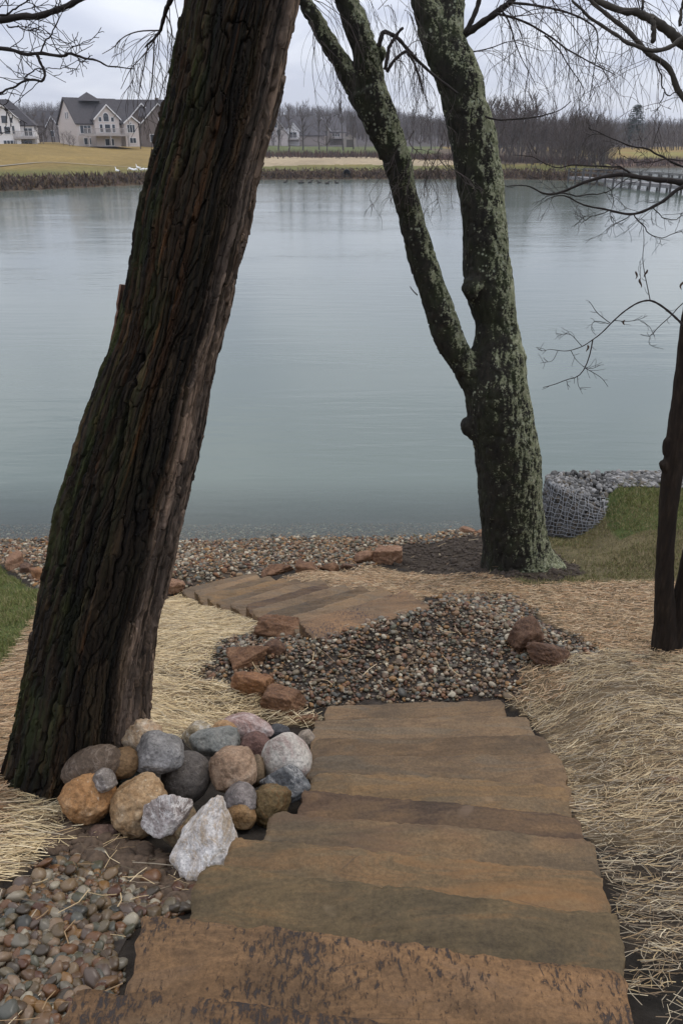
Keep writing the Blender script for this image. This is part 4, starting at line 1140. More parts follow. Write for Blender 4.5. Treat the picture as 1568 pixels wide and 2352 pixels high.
# loose plates of bark that stand off the outline
M_FLAKE = plain('bark_plate', (0.050, 0.034, 0.022), 0.9, 0.5, 18)
M_PEEL = plain('peeled_bark', (0.16, 0.088, 0.058), 0.85, 0.3, 14)
def bark_plate(name, v0, v1, theta, lift0, lift1, width, mat, seed, thick=0.012):
    """a strip of bark along the trunk between two heights, standing off it"""
    r_ = random.Random(seed); n = 12; m = 5
    rows = np.linspace(0, 1, n)
    lv = [t_[0] for t_ in TRK][::-1]
    vs = np.interp(np.linspace(v0, v1, n), [x_[0] for x_ in TRK], np.interp([x_[0] for x_ in TRK], [0, 1780], [seg[-1] * 0 + 1, 0]))
    # find the stations along the axis nearest to the wanted photo rows
    rowpix = CY_ - F_ * (cl_[:, 1] * SP + (cl_[:, 2] - EYE) * CP) / (cl_[:, 1] * CP - (cl_[:, 2] - EYE) * SP)
    Vv = []; Qv = []
    for a in range(n):
        k_ = int(np.argmin(np.abs(rowpix - (v0 + (v1 - v0) * rows[a]))))
        prof = math.sin(math.pi * min(1, 0.12 + rows[a] * 0.8)) ** 0.6 * (1 + r_.uniform(-0.18, 0.18))
        off = lerp(lift0, lift1, rows[a]) + r_.uniform(-0.002, 0.002)
        for b in range(m):
            aa = theta + (b / (m - 1) - 0.5) * width / rl_[k_] * prof
            for lay in (0, 1):
                rr2 = rl_[k_] + off - 0.012 - thick * lay
                Vv.append(cl_[k_] + U_[k_] * math.cos(aa) * rr2 + W_[k_] * math.sin(aa) * rr2)
    ix = lambda a, b, l: (a * m + b) * 2 + l
    for a in range(n - 1):
        for b in range(m - 1):
            Qv.append((ix(a, b, 0), ix(a, b + 1, 0), ix(a + 1, b + 1, 0), ix(a + 1, b, 0)))
            Qv.append((ix(a, b, 1), ix(a + 1, b, 1), ix(a + 1, b + 1, 1), ix(a, b + 1, 1)))
    for a in range(n - 1):
        for b in (0, m - 1): Qv.append((ix(a, b, 0), ix(a + 1, b, 0), ix(a + 1, b, 1), ix(a, b, 1)))
    for a in (0, n - 1):
        for b in range(m - 1): Qv.append((ix(a, b, 0), ix(a, b, 1), ix(a, b + 1, 1), ix(a, b + 1, 0)))
    return mesh_obj(name, Vv, np.array(Qv), mat, leaner, False)
bp = bark_plate('bark_strip', 690, 862, math.pi - 0.16, 0.044, 0.020, 0.085, M_PEEL, 1, 0.007)
bp['label'] = 'peeled reddish strip of bark on the left edge'
for i, (v0, v1, th_, a, b, w_) in enumerate([(1195, 1260, math.pi - 0.1, 0.026, 0.008, 0.05), (1010, 1075, math.pi + 0.1, 0.020, 0.004, 0.05), (385, 460, math.pi, 0.018, 0.006, 0.05), (1480, 1570, math.pi + 0.05, 0.022, 0.01, 0.06),
                                           (590, 640, math.pi, 0.018, 0.004, 0.05), (690, 740, 0.05, 0.022, 0.006, 0.04), (960, 1010, 0.0, 0.024, 0.004, 0.04), (560, 620, -0.1, 0.018, 0.004, 0.05), (1160, 1220, -0.05, 0.02, 0.002, 0.04), (180, 260, -0.05, 0.02, 0.006, 0.05), (330, 380, 0.1, 0.018, 0.004, 0.04), (1290, 1350, -0.1, 0.02, 0.004, 0.05), (840, 890, math.pi + .05, 0.016, 0.004, 0.06)]):
    bark_plate('bark_plate', v0, v1, th_, a, b, w_, M_FLAKE, 10 + i)

# ------------------------------------------------------------------ the forked tree covered in lichen
def fused(tubes, voxel, smooth_it=6):
    """union of tapered tubes as one skin (verts, quads)"""
    b = MB()
    for pts, rad, sides in tubes: b.tube(pts, rad, sides)
    o = b.build('tmp', None)
    m = o.modifiers.new('r', 'REMESH'); m.mode = 'VOXEL'; m.voxel_size = voxel; m.adaptivity = 0
    s = o.modifiers.new('s', 'SMOOTH'); s.iterations = smooth_it; s.factor = 0.5
    dg = bpy.context.evaluated_depsgraph_get()
    me = bpy.data.meshes.new_from_object(o.evaluated_get(dg))
    n = len(me.vertices); V = np.empty(n * 3, np.float32); me.vertices.foreach_get('co', V); V = V.reshape(-1, 3).astype(float)
    N = np.empty(n * 3, np.float32); me.vertices.foreach_get('normal', N); N = N.reshape(-1, 3).astype(float)
    Q4 = [tuple(p.vertices) for p in me.polygons if len(p.vertices) == 4]; T3 = [tuple(p.vertices) for p in me.polygons if len(p.vertices) == 3]
    bpy.data.objects.remove(o); bpy.data.meshes.remove(me)
    return V, N, [np.array(Q4)] + ([np.array(T3)] if T3 else [])

def lichen_mat():
    k = NT('lichen_bark', 0.92, 0.2)
    co = k.coord()
    geo = k.n('NewGeometry')
    a = k.noise(k.coord('Object', (1, 1, 0.45)), 20, 6, 0.65)
    c = k.ramp(a, [(0.3, (0.009, 0.008, 0.006)), (0.55, (0.020, 0.018, 0.013)), (0.7, (0.036, 0.031, 0.022))])
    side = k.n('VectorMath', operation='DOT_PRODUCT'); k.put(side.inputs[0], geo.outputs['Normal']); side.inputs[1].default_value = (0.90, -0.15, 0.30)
    growth_lit = k.rng(side.outputs['Value'], -0.15, 0.75, 0.0, 1.0)  # growth favours the right; the left side's shade is painted by it too
    moss = k.math('MULTIPLY', k.ramp(k.noise(co, 6, 4, 0.6), [(0.45, 0.0), (0.6, 0.85)]), k.rng(growth_lit, 0, 1, 0.35, 0.9))
    c = k.mix(moss, c, (0.024, 0.031, 0.010))
    big = k.noise(co, 9, 4, 0.6, 0.3)
    sm = k.noise(co, 58, 6, 0.68, 0.2)
    t = k.math('ADD', k.math('MULTIPLY', big, 0.45), k.math('MULTIPLY', sm, 0.55))
    t = k.math('ADD', t, k.rng(growth_lit, 0, 1, -0.090, 0.055))
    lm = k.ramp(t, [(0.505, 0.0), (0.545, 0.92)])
    lc = k.ramp(k.noise(co, 26, 3), [(0.35, (0.122, 0.132, 0.070)), (0.52, (0.205, 0.212, 0.125)), (0.68, (0.31, 0.305, 0.205))])
    c = k.mix(lm, c, lc)
    vo = k.vor(co, 26)
    spot = k.math('MULTIPLY', k.ramp(vo, [(0.22, 1.0), (0.34, 0.0)]), k.ramp(k.math('ADD', k.noise(co, 5, 3), k.rng(growth_lit, 0, 1, -0.10, 0.06)), [(0.50, 0.0), (0.58, 0.85)]))
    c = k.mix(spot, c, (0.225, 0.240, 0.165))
    g = k.noise(co, 60, 6, 0.7)
    c = k.mix(1.0, c, k.ramp(g, [(0.25, 0.65), (0.75, 1.35)]), 'MULTIPLY')
    return k.done(c, k.bump(k.math('ADD', g, k.math('MULTIPLY', lm, 0.6)), 0.55, 0.010))
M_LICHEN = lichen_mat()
YT = 7.72
def px_tube(rows, Y0, n, sides=20, v_ref=None, squash=1.0):
    """rows: (v, left, right) photo outline -> smooth tube"""
    pts, rad = [], []
    for v, l, r in rows:
        Y = Y0 if not callable(Y0) else Y0(v)
        p = at_y((l + r) / 2, v, Y); pts.append(p); rad.append((r - l) / 2 * px(p) * squash)
    P = catmull(pts, n); r = catmull(np.array(rad)[:, None], n)[:, 0]
    return P, np.maximum(r, 0.004), sides
ex = lambda rows, k_: rows
stem = [(1400, 1060, 1350), (1350, 1084, 1318), (1312, 1097, 1288), (1285, 1104, 1270), (1240, 1108, 1256), (1160, 1100, 1243), (1080, 1096, 1241), (1000, 1085, 1228), (940, 1074, 1219), (880, 1066, 1210), (820, 1078, 1204), (760, 1094, 1190), (720, 1086, 1184), (660, 1066, 1178),
        (600, 1066, 1170), (560, 1064, 1166), (480, 1057, 1158), (400, 1046, 1150), (300, 1030, 1135), (240, 1014, 1116), (200, 1006, 1112), (150, 990, 1092), (100, 972, 1068), (60, 990, 1066), (0, 1012, 1068), (-160, 1040, 1090), (-420, 1060, 1100)]
stem_b = [(190, 1005, 1075), (120, 976, 1040), (60, 958, 1020), (0, 944, 1006), (-120, 915, 970), (-380, 850, 890)]
limb = [(960, 1078, 1170), (900, 1066, 1150), (850, 1040, 1105), (780, 1000, 1066), (720, 980, 1046), (660, 960, 1022), (590, 938, 1000), (540, 924, 982), (480, 909, 964), (420, 894, 952), (375, 880, 945), (340, 864, 932), (290, 842, 918), (240, 818, 900), (200, 802, 884)]
limb_r = [(260, 845, 905), (200, 828, 888), (150, 818, 876), (100, 803, 862), (50, 786, 842), (0, 772, 820), (-150, 735, 775), (-400, 690, 720)]
limb_l = [(270, 835, 900), (225, 806, 868), (190, 788, 836), (150, 766, 810), (100, 736, 776), (50, 708, 745), (0, 684, 712), (-120, 640, 664)]
lean_up = lambda v: YT + np.interp(v, [-420, 0, 900, 1360], [1.1, 0.5, 0.0, 0.0])
lean_l = lambda v: YT + np.interp(v, [-420, 0, 900, 960], [-0.55, -0.35, 0.0, 0.0])
tubes = [px_tube(stem, lean_up, 90, 24), px_tube(stem_b, lambda v: lean_up(v) - 0.05, 30, 18), px_tube(limb, lean_l, 60, 20), px_tube(limb_r, lean_l, 30, 16), px_tube(limb_l, lambda v: lean_l(v) + 0.05, 30, 16)]
def knob(u, v, Y, r, du=0, dv=0, n=5):
    p = at_y(u - 0.3 * du, v, Y); q = at_y(u + du * 0.8, v + dv, Y - 0.02)
    t_ = np.linspace(0, 1, n)[:, None]
    return p + (q - p) * t_, r * np.array([1.35, 1.3, 1.12, 0.9, 0.55]), 12
K_ = px(at_y(1150, 800, YT))
tubes += [knob(1185, 822, YT, 24 * K_, 25, -12), knob(1085, 665, YT, 22 * K_, -25, -12), knob(1085, 985, YT, 22 * K_, -30, -12), knob(1215, 1085, YT, 34 * K_, 22, -6),
          knob(905, 292, lean_l(290), 17 * K_, 12, -6), knob(885, 360, lean_l(360), 10 * K_, -22, 0), knob(872, 125, lean_l(120), 12 * K_, 14, -18), knob(1080, 130, lean_up(130), 14 * K_, 8, 0)]
Vt, Nt, Ft = fused(tubes, 0.014, 10)
dsp = 0.018 * fbm(Vt * np.array([6, 6, 3.0]), 301, 3) + 0.011 * fbm(Vt * np.array([22, 22, 9.0]), 305, 3) + 0.014 * (np.clip(np.abs(vnoise(Vt * np.array([24, 24, 8.0]), 309)) / 0.25, 0, 1) - 0.8)
Vt = Vt + Nt * dsp[:, None]
forked = thing('tree', 'forked tree covered in pale green lichen standing by the water edge right of centre', 'tree', gp(1195, 1310).tolist())
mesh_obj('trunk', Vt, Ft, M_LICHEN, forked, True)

# ------------------------------------------------------------------ branches and twigs
def twig_mat(name, c, var=0.35):
    k = NT(name, 0.85, 0.2)
    f = k.noise(k.coord(), 12, 4)
    return k.done(k.ramp(f, [(0.3, tuple(q * (1 - var) for q in c)), (0.7, tuple(q * (1 + var) for q in c))]))
M_TWIG = twig_mat('twig_bark', (0.026, 0.021, 0.018))
M_WILLOW = twig_mat('thin_twig_bark', (0.060, 0.048, 0.042))
def px_line(pts, Y, n=None):
    Ys = np.broadcast_to(np.asarray(Y, float), (len(pts),)) if not callable(Y) else [Y(i / (len(pts) - 1)) for i in range(len(pts))]
    P = [at_y(u, v, yy_) for (u, v), yy_ in zip(pts, Ys)]
    return catmull(P, n or max(6, len(pts) * 4))
def wander(p, d, L, r_, droop, n=7, curl=0.25):
    """one twig: starts at p along d, length L, bends down by droop and wanders"""
    pts = [np.array(p, float)]; d = np.array(d, float); d /= np.linalg.norm(d) + 1e-9
    for i in range(n):
        d = d + r_.normal(0, curl, 3) * np.array([1, 0.8, 1]) * 0.6 + np.array([0, 0, -droop])
        d /= np.linalg.norm(d)
        pts.append(pts[-1] + d * L / n)
    return np.array(pts)
def sprout(mb, line, r0, seed, count, L, droop, depth=2, r_min=0.0011, up=0.0, t0=0.15, spread=1.0, curl=0.25, sides=4):
    """side twigs along a branch, themselves branching"""
    r_ = np.random.RandomState(seed)
    n = len(line)
    count = int(round(count * 0.60)) if depth == 2 else count
    for i in range(count):
        t = r_.uniform(t0, 1.0); k_ = min(n - 2, int(t * (n - 1)))
        tg = line[k_ + 1] - line[k_]; tg /= np.linalg.norm(tg) + 1e-9
        side = r_.normal(0, 1, 3); side -= tg * np.dot(side, tg); side /= np.linalg.norm(side) + 1e-9
        d = tg * r_.uniform(0.3, 1.0) + side * spread * r_.uniform(0.5, 1.0) + np.array([0, 0, up])
        l_ = L * r_.uniform(0.35, 1.15) * (1.15 - 0.5 * t)
        w = wander(line[k_], d, l_, r_, droop, 7, curl)
        ra = max(r_min * 1.3, r0 * 0.28 * (1 - 0.5 * t))
        mb.tube(w, np.linspace(ra, r_min, len(w)), sides, False)
        if depth > 1: sprout(mb, w, ra, seed * 7 + i + 1, 3 if depth == 2 else 4, L * 0.5, droop, depth - 1, r_min, up * 0.5, 0.2, spread, curl, 3)

def branch(parent, pts, Y, r0, r1, seed, mat=None, n=None, jit=0.006):
    r0 *= 0.74; r1 *= 0.8
    line = px_line(pts, Y, n)
    line = line + 0.0
    w = np.stack([fbm(np.stack([np.linspace(0, 9, len(line)), np.full(len(line), seed * 1.7 + q), np.zeros(len(line))], 1), seed, 2) for q in range(3)], 1) * jit
    line = line + w
    b = MB(); b.tube(line, np.linspace(r0, r1, len(line)) * (1 + 0.12 * np.sin(np.arange(len(line)) * 2.3 + seed)), 8)
    b.build('branch', mat or M_TWIG, parent, True)
    return line
def twigs(parent, mb, mat=M_WILLOW):
    return tag(mb.build('twigs', mat, parent, True), kind='stuff')
# forked tree: limbs that leave its stems, hanging fine twigs between and right of them
tw_ = MB()
b1 = branch(forked, [(1066, 80), (1098, 58), (1140, 28), (1168, 8), (1195, -20), (1250, -70)], lambda t: 8.15 - 0.3 * t, 0.042, 0.026, 1)
for s_, (pts, r0, r1) in enumerate([
    ([(1140, 30), (1190, 45), (1245, 72), (1290, 105), (1340, 135), (1385, 158), (1412, 172)], 0.015, 0.004),
    ([(1166, 8), (1230, 12), (1300, 28), (1350, 52), (1372, 80), (1366, 140), (1352, 228)], 0.016, 0.004),
    ([(1150, 20), (1172, 60), (1182, 100), (1200, 140), (1230, 195)], 0.012, 0.003),
    ([(1250, 80), (1280, 110), (1305, 150), (1340, 205), (1330, 232)], 0.010, 0.003),
    ([(1068, 75), (1085, 40), (1100, 0), (1108, -40)], 0.030, 0.022),
    ([(1086, 118), (1120, 112), (1160, 98), (1195, 92)], 0.008, 0.003)]):
    ln = branch(forked, pts, 7.7 - 0.05 * s_, r0 * 0.9, r1, 20 + s_)
    if s_ != 4: sprout(tw_, ln, r0, 400 + s_, 20, 0.75, 0.20, 2, 0.0010, 0.1, 0.05, 0.9, 0.3)
sprout(tw_, b1, 0.02, 420, 26, 0.8, 0.2, 2, 0.0010, 0.1, 0.3, 0.9, 0.3)
top_line = px_line([(1120, -60), (1250, -40), (1400, -30), (1540, -60)], 7.4, 30)
sprout(tw_, top_line, 0.02, 430, 34, 1.25, 0.20, 2, 0.0010, -0.4, 0.0, 0.8, 0.28)
# broken limb and its hanging shoots left of the right stem
b2 = branch(forked, [(868, 108), (875, 85), (884, 74), (912, 88), (936, 115), (970, 150), (1010, 185), (1050, 215)], 7.2, 0.026, 0.010, 31)
b3 = branch(forked, [(888, 165), (905, 140), (930, 118), (945, 135), (962, 175), (972, 215)], 7.15, 0.018, 0.008, 32)
b4 = branch(forked, [(885, 160), (893, 110), (908, 85), (925, 63)], 7.1, 0.020, 0.012, 33)
b5 = branch(forked, [(1112, 268), (1150, 275), (1220, 270), (1280, 255), (1310, 232)], 7.6, 0.011, 0.004, 34)
for s_, ln in enumerate((b2, b3)): sprout(tw_, ln, 0.016, 440 + s_, 20, 0.65, 0.26, 2, 0.0010, -0.2, 0.2, 0.9, 0.3)
for s_, (pts, c_, L_) in enumerate([([(690, 20), (720, -20), (800, -40), (940, -30)], 34, 1.0), ([(700, 30), (735, 90), (770, 150), (800, 205)], 20, 0.7), ([(760, 0), (840, 30), (900, 10), (950, 40)], 22, 0.8), ([(955, 120), (985, 210), (1020, 300)], 12, 0.5)]):
    sprout(tw_, px_line(pts, 7.3, 24), 0.012, 450 + s_, c_, L_, 0.25, 2, 0.0010, -0.15, 0.0, 0.9, 0.3)
# long thin shoots hanging in front of the water by the left limb and between the stems
for s_, (u, v) in enumerate([(905, 385), (940, 395), (958, 372), (985, 372), (1000, 395), (1015, 360), (950, 330), (1040, 380)]):
    ln = px_line([(u, v - 30), (u - 10, v), (u - 40 + 11 * s_, v + 34), (u - 60 + 16 * s_, v + 66)], 7.35, 14)
    tw_.tube(ln, np.linspace(0.004, 0.0015, len(ln)), 4, False)
    sprout(tw_, ln, 0.004, 470 + s_, 9, 0.42, 0.14, 2, 0.0014, 0, 0.1, 1.0, 0.3)
sn = px_line([(958, 678), (948, 668), (941, 658)], 7.5, 6); tw_.tube(sn, np.linspace(0.006, 0.003, 6), 4)
twigs(forked, tw_)
# leaning trunk: a few limbs above the frame, fine twigs that hang beside it
tw_ = MB()
lb = branch(leaner, [(560, -120), (500, -110), (440, -70), (400, -10), (385, 18), (372, 60), (362, 80), (335, 108)], lambda t: 3.15 + 0.5 * t, 0.020, 0.004, 41)
sprout(tw_, lb, 0.008, 500, 12, 0.42, 0.16, 2, 0.0008, -0.2, 0.4, 0.9, 0.25)
for s_, pts in enumerate([[(362, 80), (345, 108), (325, 132), (300, 160), (278, 205)], [(368, 70), (320, 72), (285, 85), (262, 108), (235, 124)], [(380, 30), (395, 70), (392, 130), (380, 190)], [(340, 105), (332, 150), (322, 200), (315, 245)], [(355, 95), (352, 150), (345, 215), (328, 250)]]):
    ln = px_line(pts, 3.55, 16); tw_.tube(ln, np.linspace(0.0028, 0.0011, 16), 4, False)
    sprout(tw_, ln, 0.003, 510 + s_, 6, 0.22, 0.16, 2, 0.0008, -0.2, 0.1, 0.9, 0.25)
twigs(leaner, tw_)

# the tree whose branches come in at the upper left corner; its trunk is just outside the frame
left_tree = thing('tree', 'tree at the left edge whose dark bare branches reach into the upper left corner', 'tree', (-2.75, 3.6, float(H(-2.75, 3.6))))
tb = MB()
base = np.array([-2.75, 3.6, float(H(-2.75, 3.6)) - 0.1])
tb.tube(catmull([base, base + [0.02, 0, 1.5], base + [-0.03, 0.05, 3.0], base + [0.1, 0, 4.6], base + [0.15, 0, 6.5]], 40), np.linspace(0.17, 0.06, 40), 14)
tb.build('trunk', M_TWIG, left_tree, True)
tw_ = MB()
for s_, (pts, Y, r0, r1, cnt, L) in enumerate([
    ([(-330, 90), (-150, 75), (0, 50), (65, 38), (130, 20), (185, 0), (250, -30)], 3.6, 0.020, 0.011, 14, 0.4),
    ([(-330, 150), (-120, 118), (0, 108), (65, 122), (135, 130), (175, 125), (215, 135), (250, 152), (305, 156)], 3.5, 0.012, 0.0022, 12, 0.2),
    ([(85, 126), (95, 150), (100, 182), (80, 186), (55, 186), (30, 198), (0, 212), (-60, 225)], 3.45, 0.007, 0.004, 12, 0.22),
    ([(95, 125), (108, 95), (120, 75), (135, 30), (138, 0)], 3.5, 0.0045, 0.002, 7, 0.16),
    ([(-60, 20), (0, 40), (30, 22), (70, 0)], 3.4, 0.006, 0.003, 9, 0.2),
    ([(55, 186), (75, 165), (105, 158), (140, 155), (185, 136)], 3.45, 0.0035, 0.0012, 9, 0.12),
    ([(-30, 240), (0, 236), (18, 262), (14, 290), (22, 300), (0, 312)], 3.4, 0.003, 0.0012, 7, 0.14),
    ([(18, 58), (45, 62), (72, 66), (92, 64)], 3.55, 0.004, 0.0015, 8, 0.14)]):
    ln = branch(left_tree, pts, Y, r0, r1, 60 + s_, jit=0.01)
    sprout(tw_, ln, min(r0, 0.006), 540 + s_, cnt, L, 0.02, 2, 0.0012, 0.15, 0.25, 1.0, 0.3)
twigs(left_tree, tw_, M_TWIG)

# ------------------------------------------------------------------ the slim twin stemmed tree at the right edge
def dark_bark():
    k = NT('dark_ridged_bark', 0.9, 0.2)
    a = k.noise(k.coord('Object', (1, 1, 0.16)), 42, 6, 0.65, 0.5)
    c = k.ramp(a, [(0.32, (0.010, 0.007, 0.005)), (0.55, (0.022, 0.015, 0.010)), (0.72, (0.042, 0.030, 0.020))])
    return k.done(c, k.bump(a, 0.8, 0.015))
M_DARK = dark_bark()
bp_ = gp(1528, 1500); YS = float(bp_[1]) + 0.05
slim = thing('tree', 'slim dark twin stemmed tree at the right edge standing in the straw', 'tree', bp_.tolist())
s_a = [(1545, 1486, 1566), (1505, 1493, 1556), (1440, 1500, 1549), (1300, 1506, 1545), (1200, 1511, 1552), (1100, 1519, 1564), (1000, 1530, 1583), (900, 1545, 1594), (800, 1556, 1602), (600, 1585, 1625), (300, 1640, 1674), (-100, 1700, 1730)]
s_b = [(1540, 1520, 1566), (1480, 1522, 1566), (1420, 1535, 1575), (1300, 1560, 1598), (1200, 1576, 1612), (1100, 1576, 1614), (900, 1610, 1645), (500, 1690, 1718), (0, 1790, 1815)]
tubes = [px_tube(s_a, YS, 80, 16), px_tube(s_b, YS + 0.03, 60, 14)]
kk = px(at_y(1530, 1100, YS))
tubes += [knob(1535, 1040, YS, 11 * kk, -3, -32), knob(1528, 1075, YS, 11 * kk, -14, -14)]
Vs_, Ns_, Fs_ = fused(tubes, 0.008, 3)
dsp = 0.006 * fbm(Vs_ * np.array([40, 40, 7.0]), 331, 3) + 0.005 * fbm(Vs_ * np.array([14, 14, 6]), 335, 2)
mesh_obj('trunk', Vs_ + Ns_ * dsp[:, None], Fs_, M_DARK, slim, True)
tw_ = MB()
arc = branch(slim, [(1600, 800), (1568, 750), (1548, 728), (1520, 705), (1495, 691), (1468, 694), (1440, 710), (1410, 735), (1380, 765), (1360, 780), (1330, 798), (1300, 806), (1262, 802)], YS - 0.15, 0.010, 0.0022, 71, jit=0.004)
for s_, (pts, r0) in enumerate([
    ([(1360, 780), (1354, 812), (1342, 845), (1325, 865), (1300, 872), (1275, 882), (1246, 890)], 0.0042), ([(1325, 865), (1327, 885), (1334, 896)], 0.002), ([(1300, 872), (1304, 895)], 0.0016),
    ([(1342, 845), (1365, 858), (1382, 870), (1395, 888)], 0.0024), ([(1342, 845), (1360, 846), (1378, 838)], 0.0018), ([(1310, 805), (1322, 826), (1340, 843)], 0.002),
    ([(1335, 795), (1320, 778), (1308, 768), (1290, 768), (1278, 774)], 0.0022), ([(1290, 768), (1276, 766)], 0.0014), ([(1280, 806), (1268, 828), (1250, 832), (1240, 834)], 0.0018),
    ([(1262, 802), (1244, 806), (1235, 800)], 0.0016), ([(1400, 742), (1372, 720), (1358, 700), (1352, 692)], 0.0026), ([(1398, 744), (1372, 738), (1360, 742), (1358, 758), (1368, 770)], 0.0022),
    ([(1410, 736), (1440, 738), (1465, 734), (1486, 725)], 0.0022), ([(1470, 738), (1490, 750), (1500, 770)], 0.0016), ([(1588, 690), (1565, 698), (1540, 725), (1510, 752), (1492, 772), (1470, 768)], 0.0034), ([(1492, 772), (1490, 790), (1510, 800)], 0.0016),
    ([(1492, 690), (1486, 660), (1478, 620), (1475, 590), (1478, 555), (1476, 520)], 0.0030), ([(1470, 640), (1468, 600)], 0.0014)]):
    ln = px_line(pts, YS - 0.2, 12); tw_.tube(ln, np.linspace(r0, max(0.0012, r0 * 0.5), 12), 5, False)
    sprout(tw_, ln, r0 * 0.6, 600 + s_, 4, 0.08, 0.0, 1, 0.0010, 0, 0.1, 1.0, 0.3)
twigs(slim, tw_, M_TWIG)
for s_, (u, v, l_) in enumerate([(1470, 650, 22), (1460, 632, 18), (1348, 800, 16), (1482, 628, 18), (1565, 655, 20), (1432, 741, 12)]):   # last curled leaves
    p = at_y(u, v, YS - 0.2); m_ = px(p)
    t_ = np.linspace(-0.5, 0.5, 7)
    pts = p + np.stack([0.15 * l_ * m_ * np.sin(t_ * 5 + s_), 0.1 * l_ * m_ * np.cos(t_ * 4), -t_ * l_ * m_], 1)
    b_ = MB(); b_.tube(pts, np.array([0.2, 0.8, 1, 0.9, 0.7, 0.45, 0.1]) * 2.6 * m_, 6)
    b_.build('dry_leaf', plain('dry_leaf', (0.06, 0.036, 0.022)), slim, True)
# branches of the tree standing right of the frame, reaching in above the water
rt_base = np.array([3.35, 5.2, float(H(3.35, 5.2))])
right_tree = thing('tree', 'tree off the right edge whose bare branches hang over the boardwalk', 'tree', rt_base.tolist())
tb = MB()
tb.tube(catmull([rt_base - [0, 0, .1], rt_base + [0.03, 0, 1.4], rt_base + [-0.05, 0.05, 2.8], rt_base + [0.05, 0, 4.4], rt_base + [0.2, 0.2, 7.0]], 40), np.linspace(0.19, 0.07, 40), 14)
tb.build('trunk', M_DARK, right_tree, True)
tw_ = MB(); tw2 = MB()
M_BR = twig_mat('branch_bark', (0.050, 0.043, 0.034))
for s_, (pts, Y, r0, r1, cnt, L, dr) in enumerate([
    ([(1880, 260), (1700, 180), (1568, 98), (1535, 70), (1499, 44), (1465, 32), (1434, 25), (1359, 0), (1300, -30)], 5.1, 0.045, 0.016, 10, 0.5, 0.10),
    ([(1880, 330), (1760, 330), (1640, 310), (1568, 225), (1529, 155), (1479, 115), (1439, 75), (1399, 35), (1359, 0), (1330, -30)], 5.0, 0.028, 0.010, 16, 0.5, 0.12),
    ([(1800, 140), (1640, 100), (1568, 92), (1544, 106), (1499, 117), (1444, 100), (1399, 70), (1349, 35), (1314, 0)], 4.9, 0.020, 0.008, 18, 0.6, 0.20),
    ([(1499, 44), (1497, 62), (1502, 95)], 5.0, 0.018, 0.016, 0, 0, 0),
    ([(1560, 60), (1566, 20), (1575, -20)], 5.05, 0.012, 0.009, 0, 0, 0),
    ([(1476, 20), (1474, 0), (1476, -30)], 5.1, 0.010, 0.008, 0, 0, 0),
    ([(1508, 140), (1520, 180), (1526, 215), (1545, 215), (1560, 208)], 4.95, 0.006, 0.003, 5, 0.2, 0.1),
    ([(1526, 215), (1518, 235), (1508, 250), (1482, 250)], 4.95, 0.004, 0.0015, 5, 0.12, 0.0),
    # the low spreading spray in front of the water
    ([(1900, 470), (1700, 440), (1568, 422), (1530, 416), (1486, 410), (1440, 401), (1394, 404), (1349, 418), (1285, 442), (1248, 444), (1211, 427), (1162, 430)], 4.9, 0.026, 0.0024, 16, 0.22, 0.02),
    ([(1900, 420), (1700, 390), (1568, 432), (1530, 456), (1495, 476), (1453, 490), (1395, 481), (1349, 470), (1288, 450), (1250, 462)], 4.8, 0.018, 0.0022, 16, 0.26, 0.03),
    ([(1453, 401), (1433, 390), (1413, 384), (1358, 378), (1310, 380), (1269, 381), (1226, 366), (1181, 354)], 4.9, 0.008, 0.0018, 14, 0.18, 0.0),
    ([(1760, 420), (1620, 400), (1568, 387), (1517, 360), (1486, 342), (1453, 337), (1419, 326), (1364, 302), (1350, 296)], 4.85, 0.010, 0.0018, 14, 0.18, 0.0),
    ([(1620, 380), (1540, 365), (1490, 372), (1450, 370), (1430, 358)], 4.8, 0.005, 0.0015, 10, 0.16, 0.0),
    ([(1285, 442), (1330, 448), (1390, 442), (1420, 425), (1450, 400)], 4.8, 0.005, 0.0025, 10, 0.18, 0.04),
    ([(1400, 480), (1360, 498), (1330, 512), (1310, 520)], 4.8, 0.004, 0.0014, 8, 0.16, 0.05),
    ([(1453, 490), (1470, 512), (1490, 535), (1520, 545), (1568, 528)], 4.75, 0.005, 0.002, 10, 0.2, 0.06),
    ([(1495, 476), (1520, 500), (1550, 505), (1590, 480)], 4.8, 0.004, 0.002, 8, 0.2, 0.06),
    ([(1453, 490), (1425, 505), (1405, 520), (1392, 540)], 4.8, 0.0035, 0.0014, 7, 0.18, 0.06),
    ([(1395, 430), (1410, 460), (1400, 490), (1410, 520)], 4.78, 0.003, 0.0014, 8, 0.16, 0.06)]):
    ln = branch(right_tree, pts, Y, r0, r1, 80 + s_, M_BR if s_ < 6 else M_TWIG, jit=0.012)
    if cnt:
        vis = ln[len(ln) // 3:] if pts[0][0] > 1700 else ln
        sprout(tw2 if s_ < 3 else tw_, vis, min(r0, 0.006), 640 + s_, cnt, L, dr, 2, 0.0009, 0.05, 0.0, 1.0, 0.32)
curtain = px_line([(1240, -50), (1330, -30), (1430, -10), (1568, 20), (1700, 20)], 5.6, 40)
sprout(tw2, curtain, 0.008, 700, 26, 1.0, 0.22, 2, 0.0009, -0.5, 0.0, 0.8, 0.28)
twigs(right_tree, tw_, M_TWIG); twigs(right_tree, tw2, M_WILLOW)

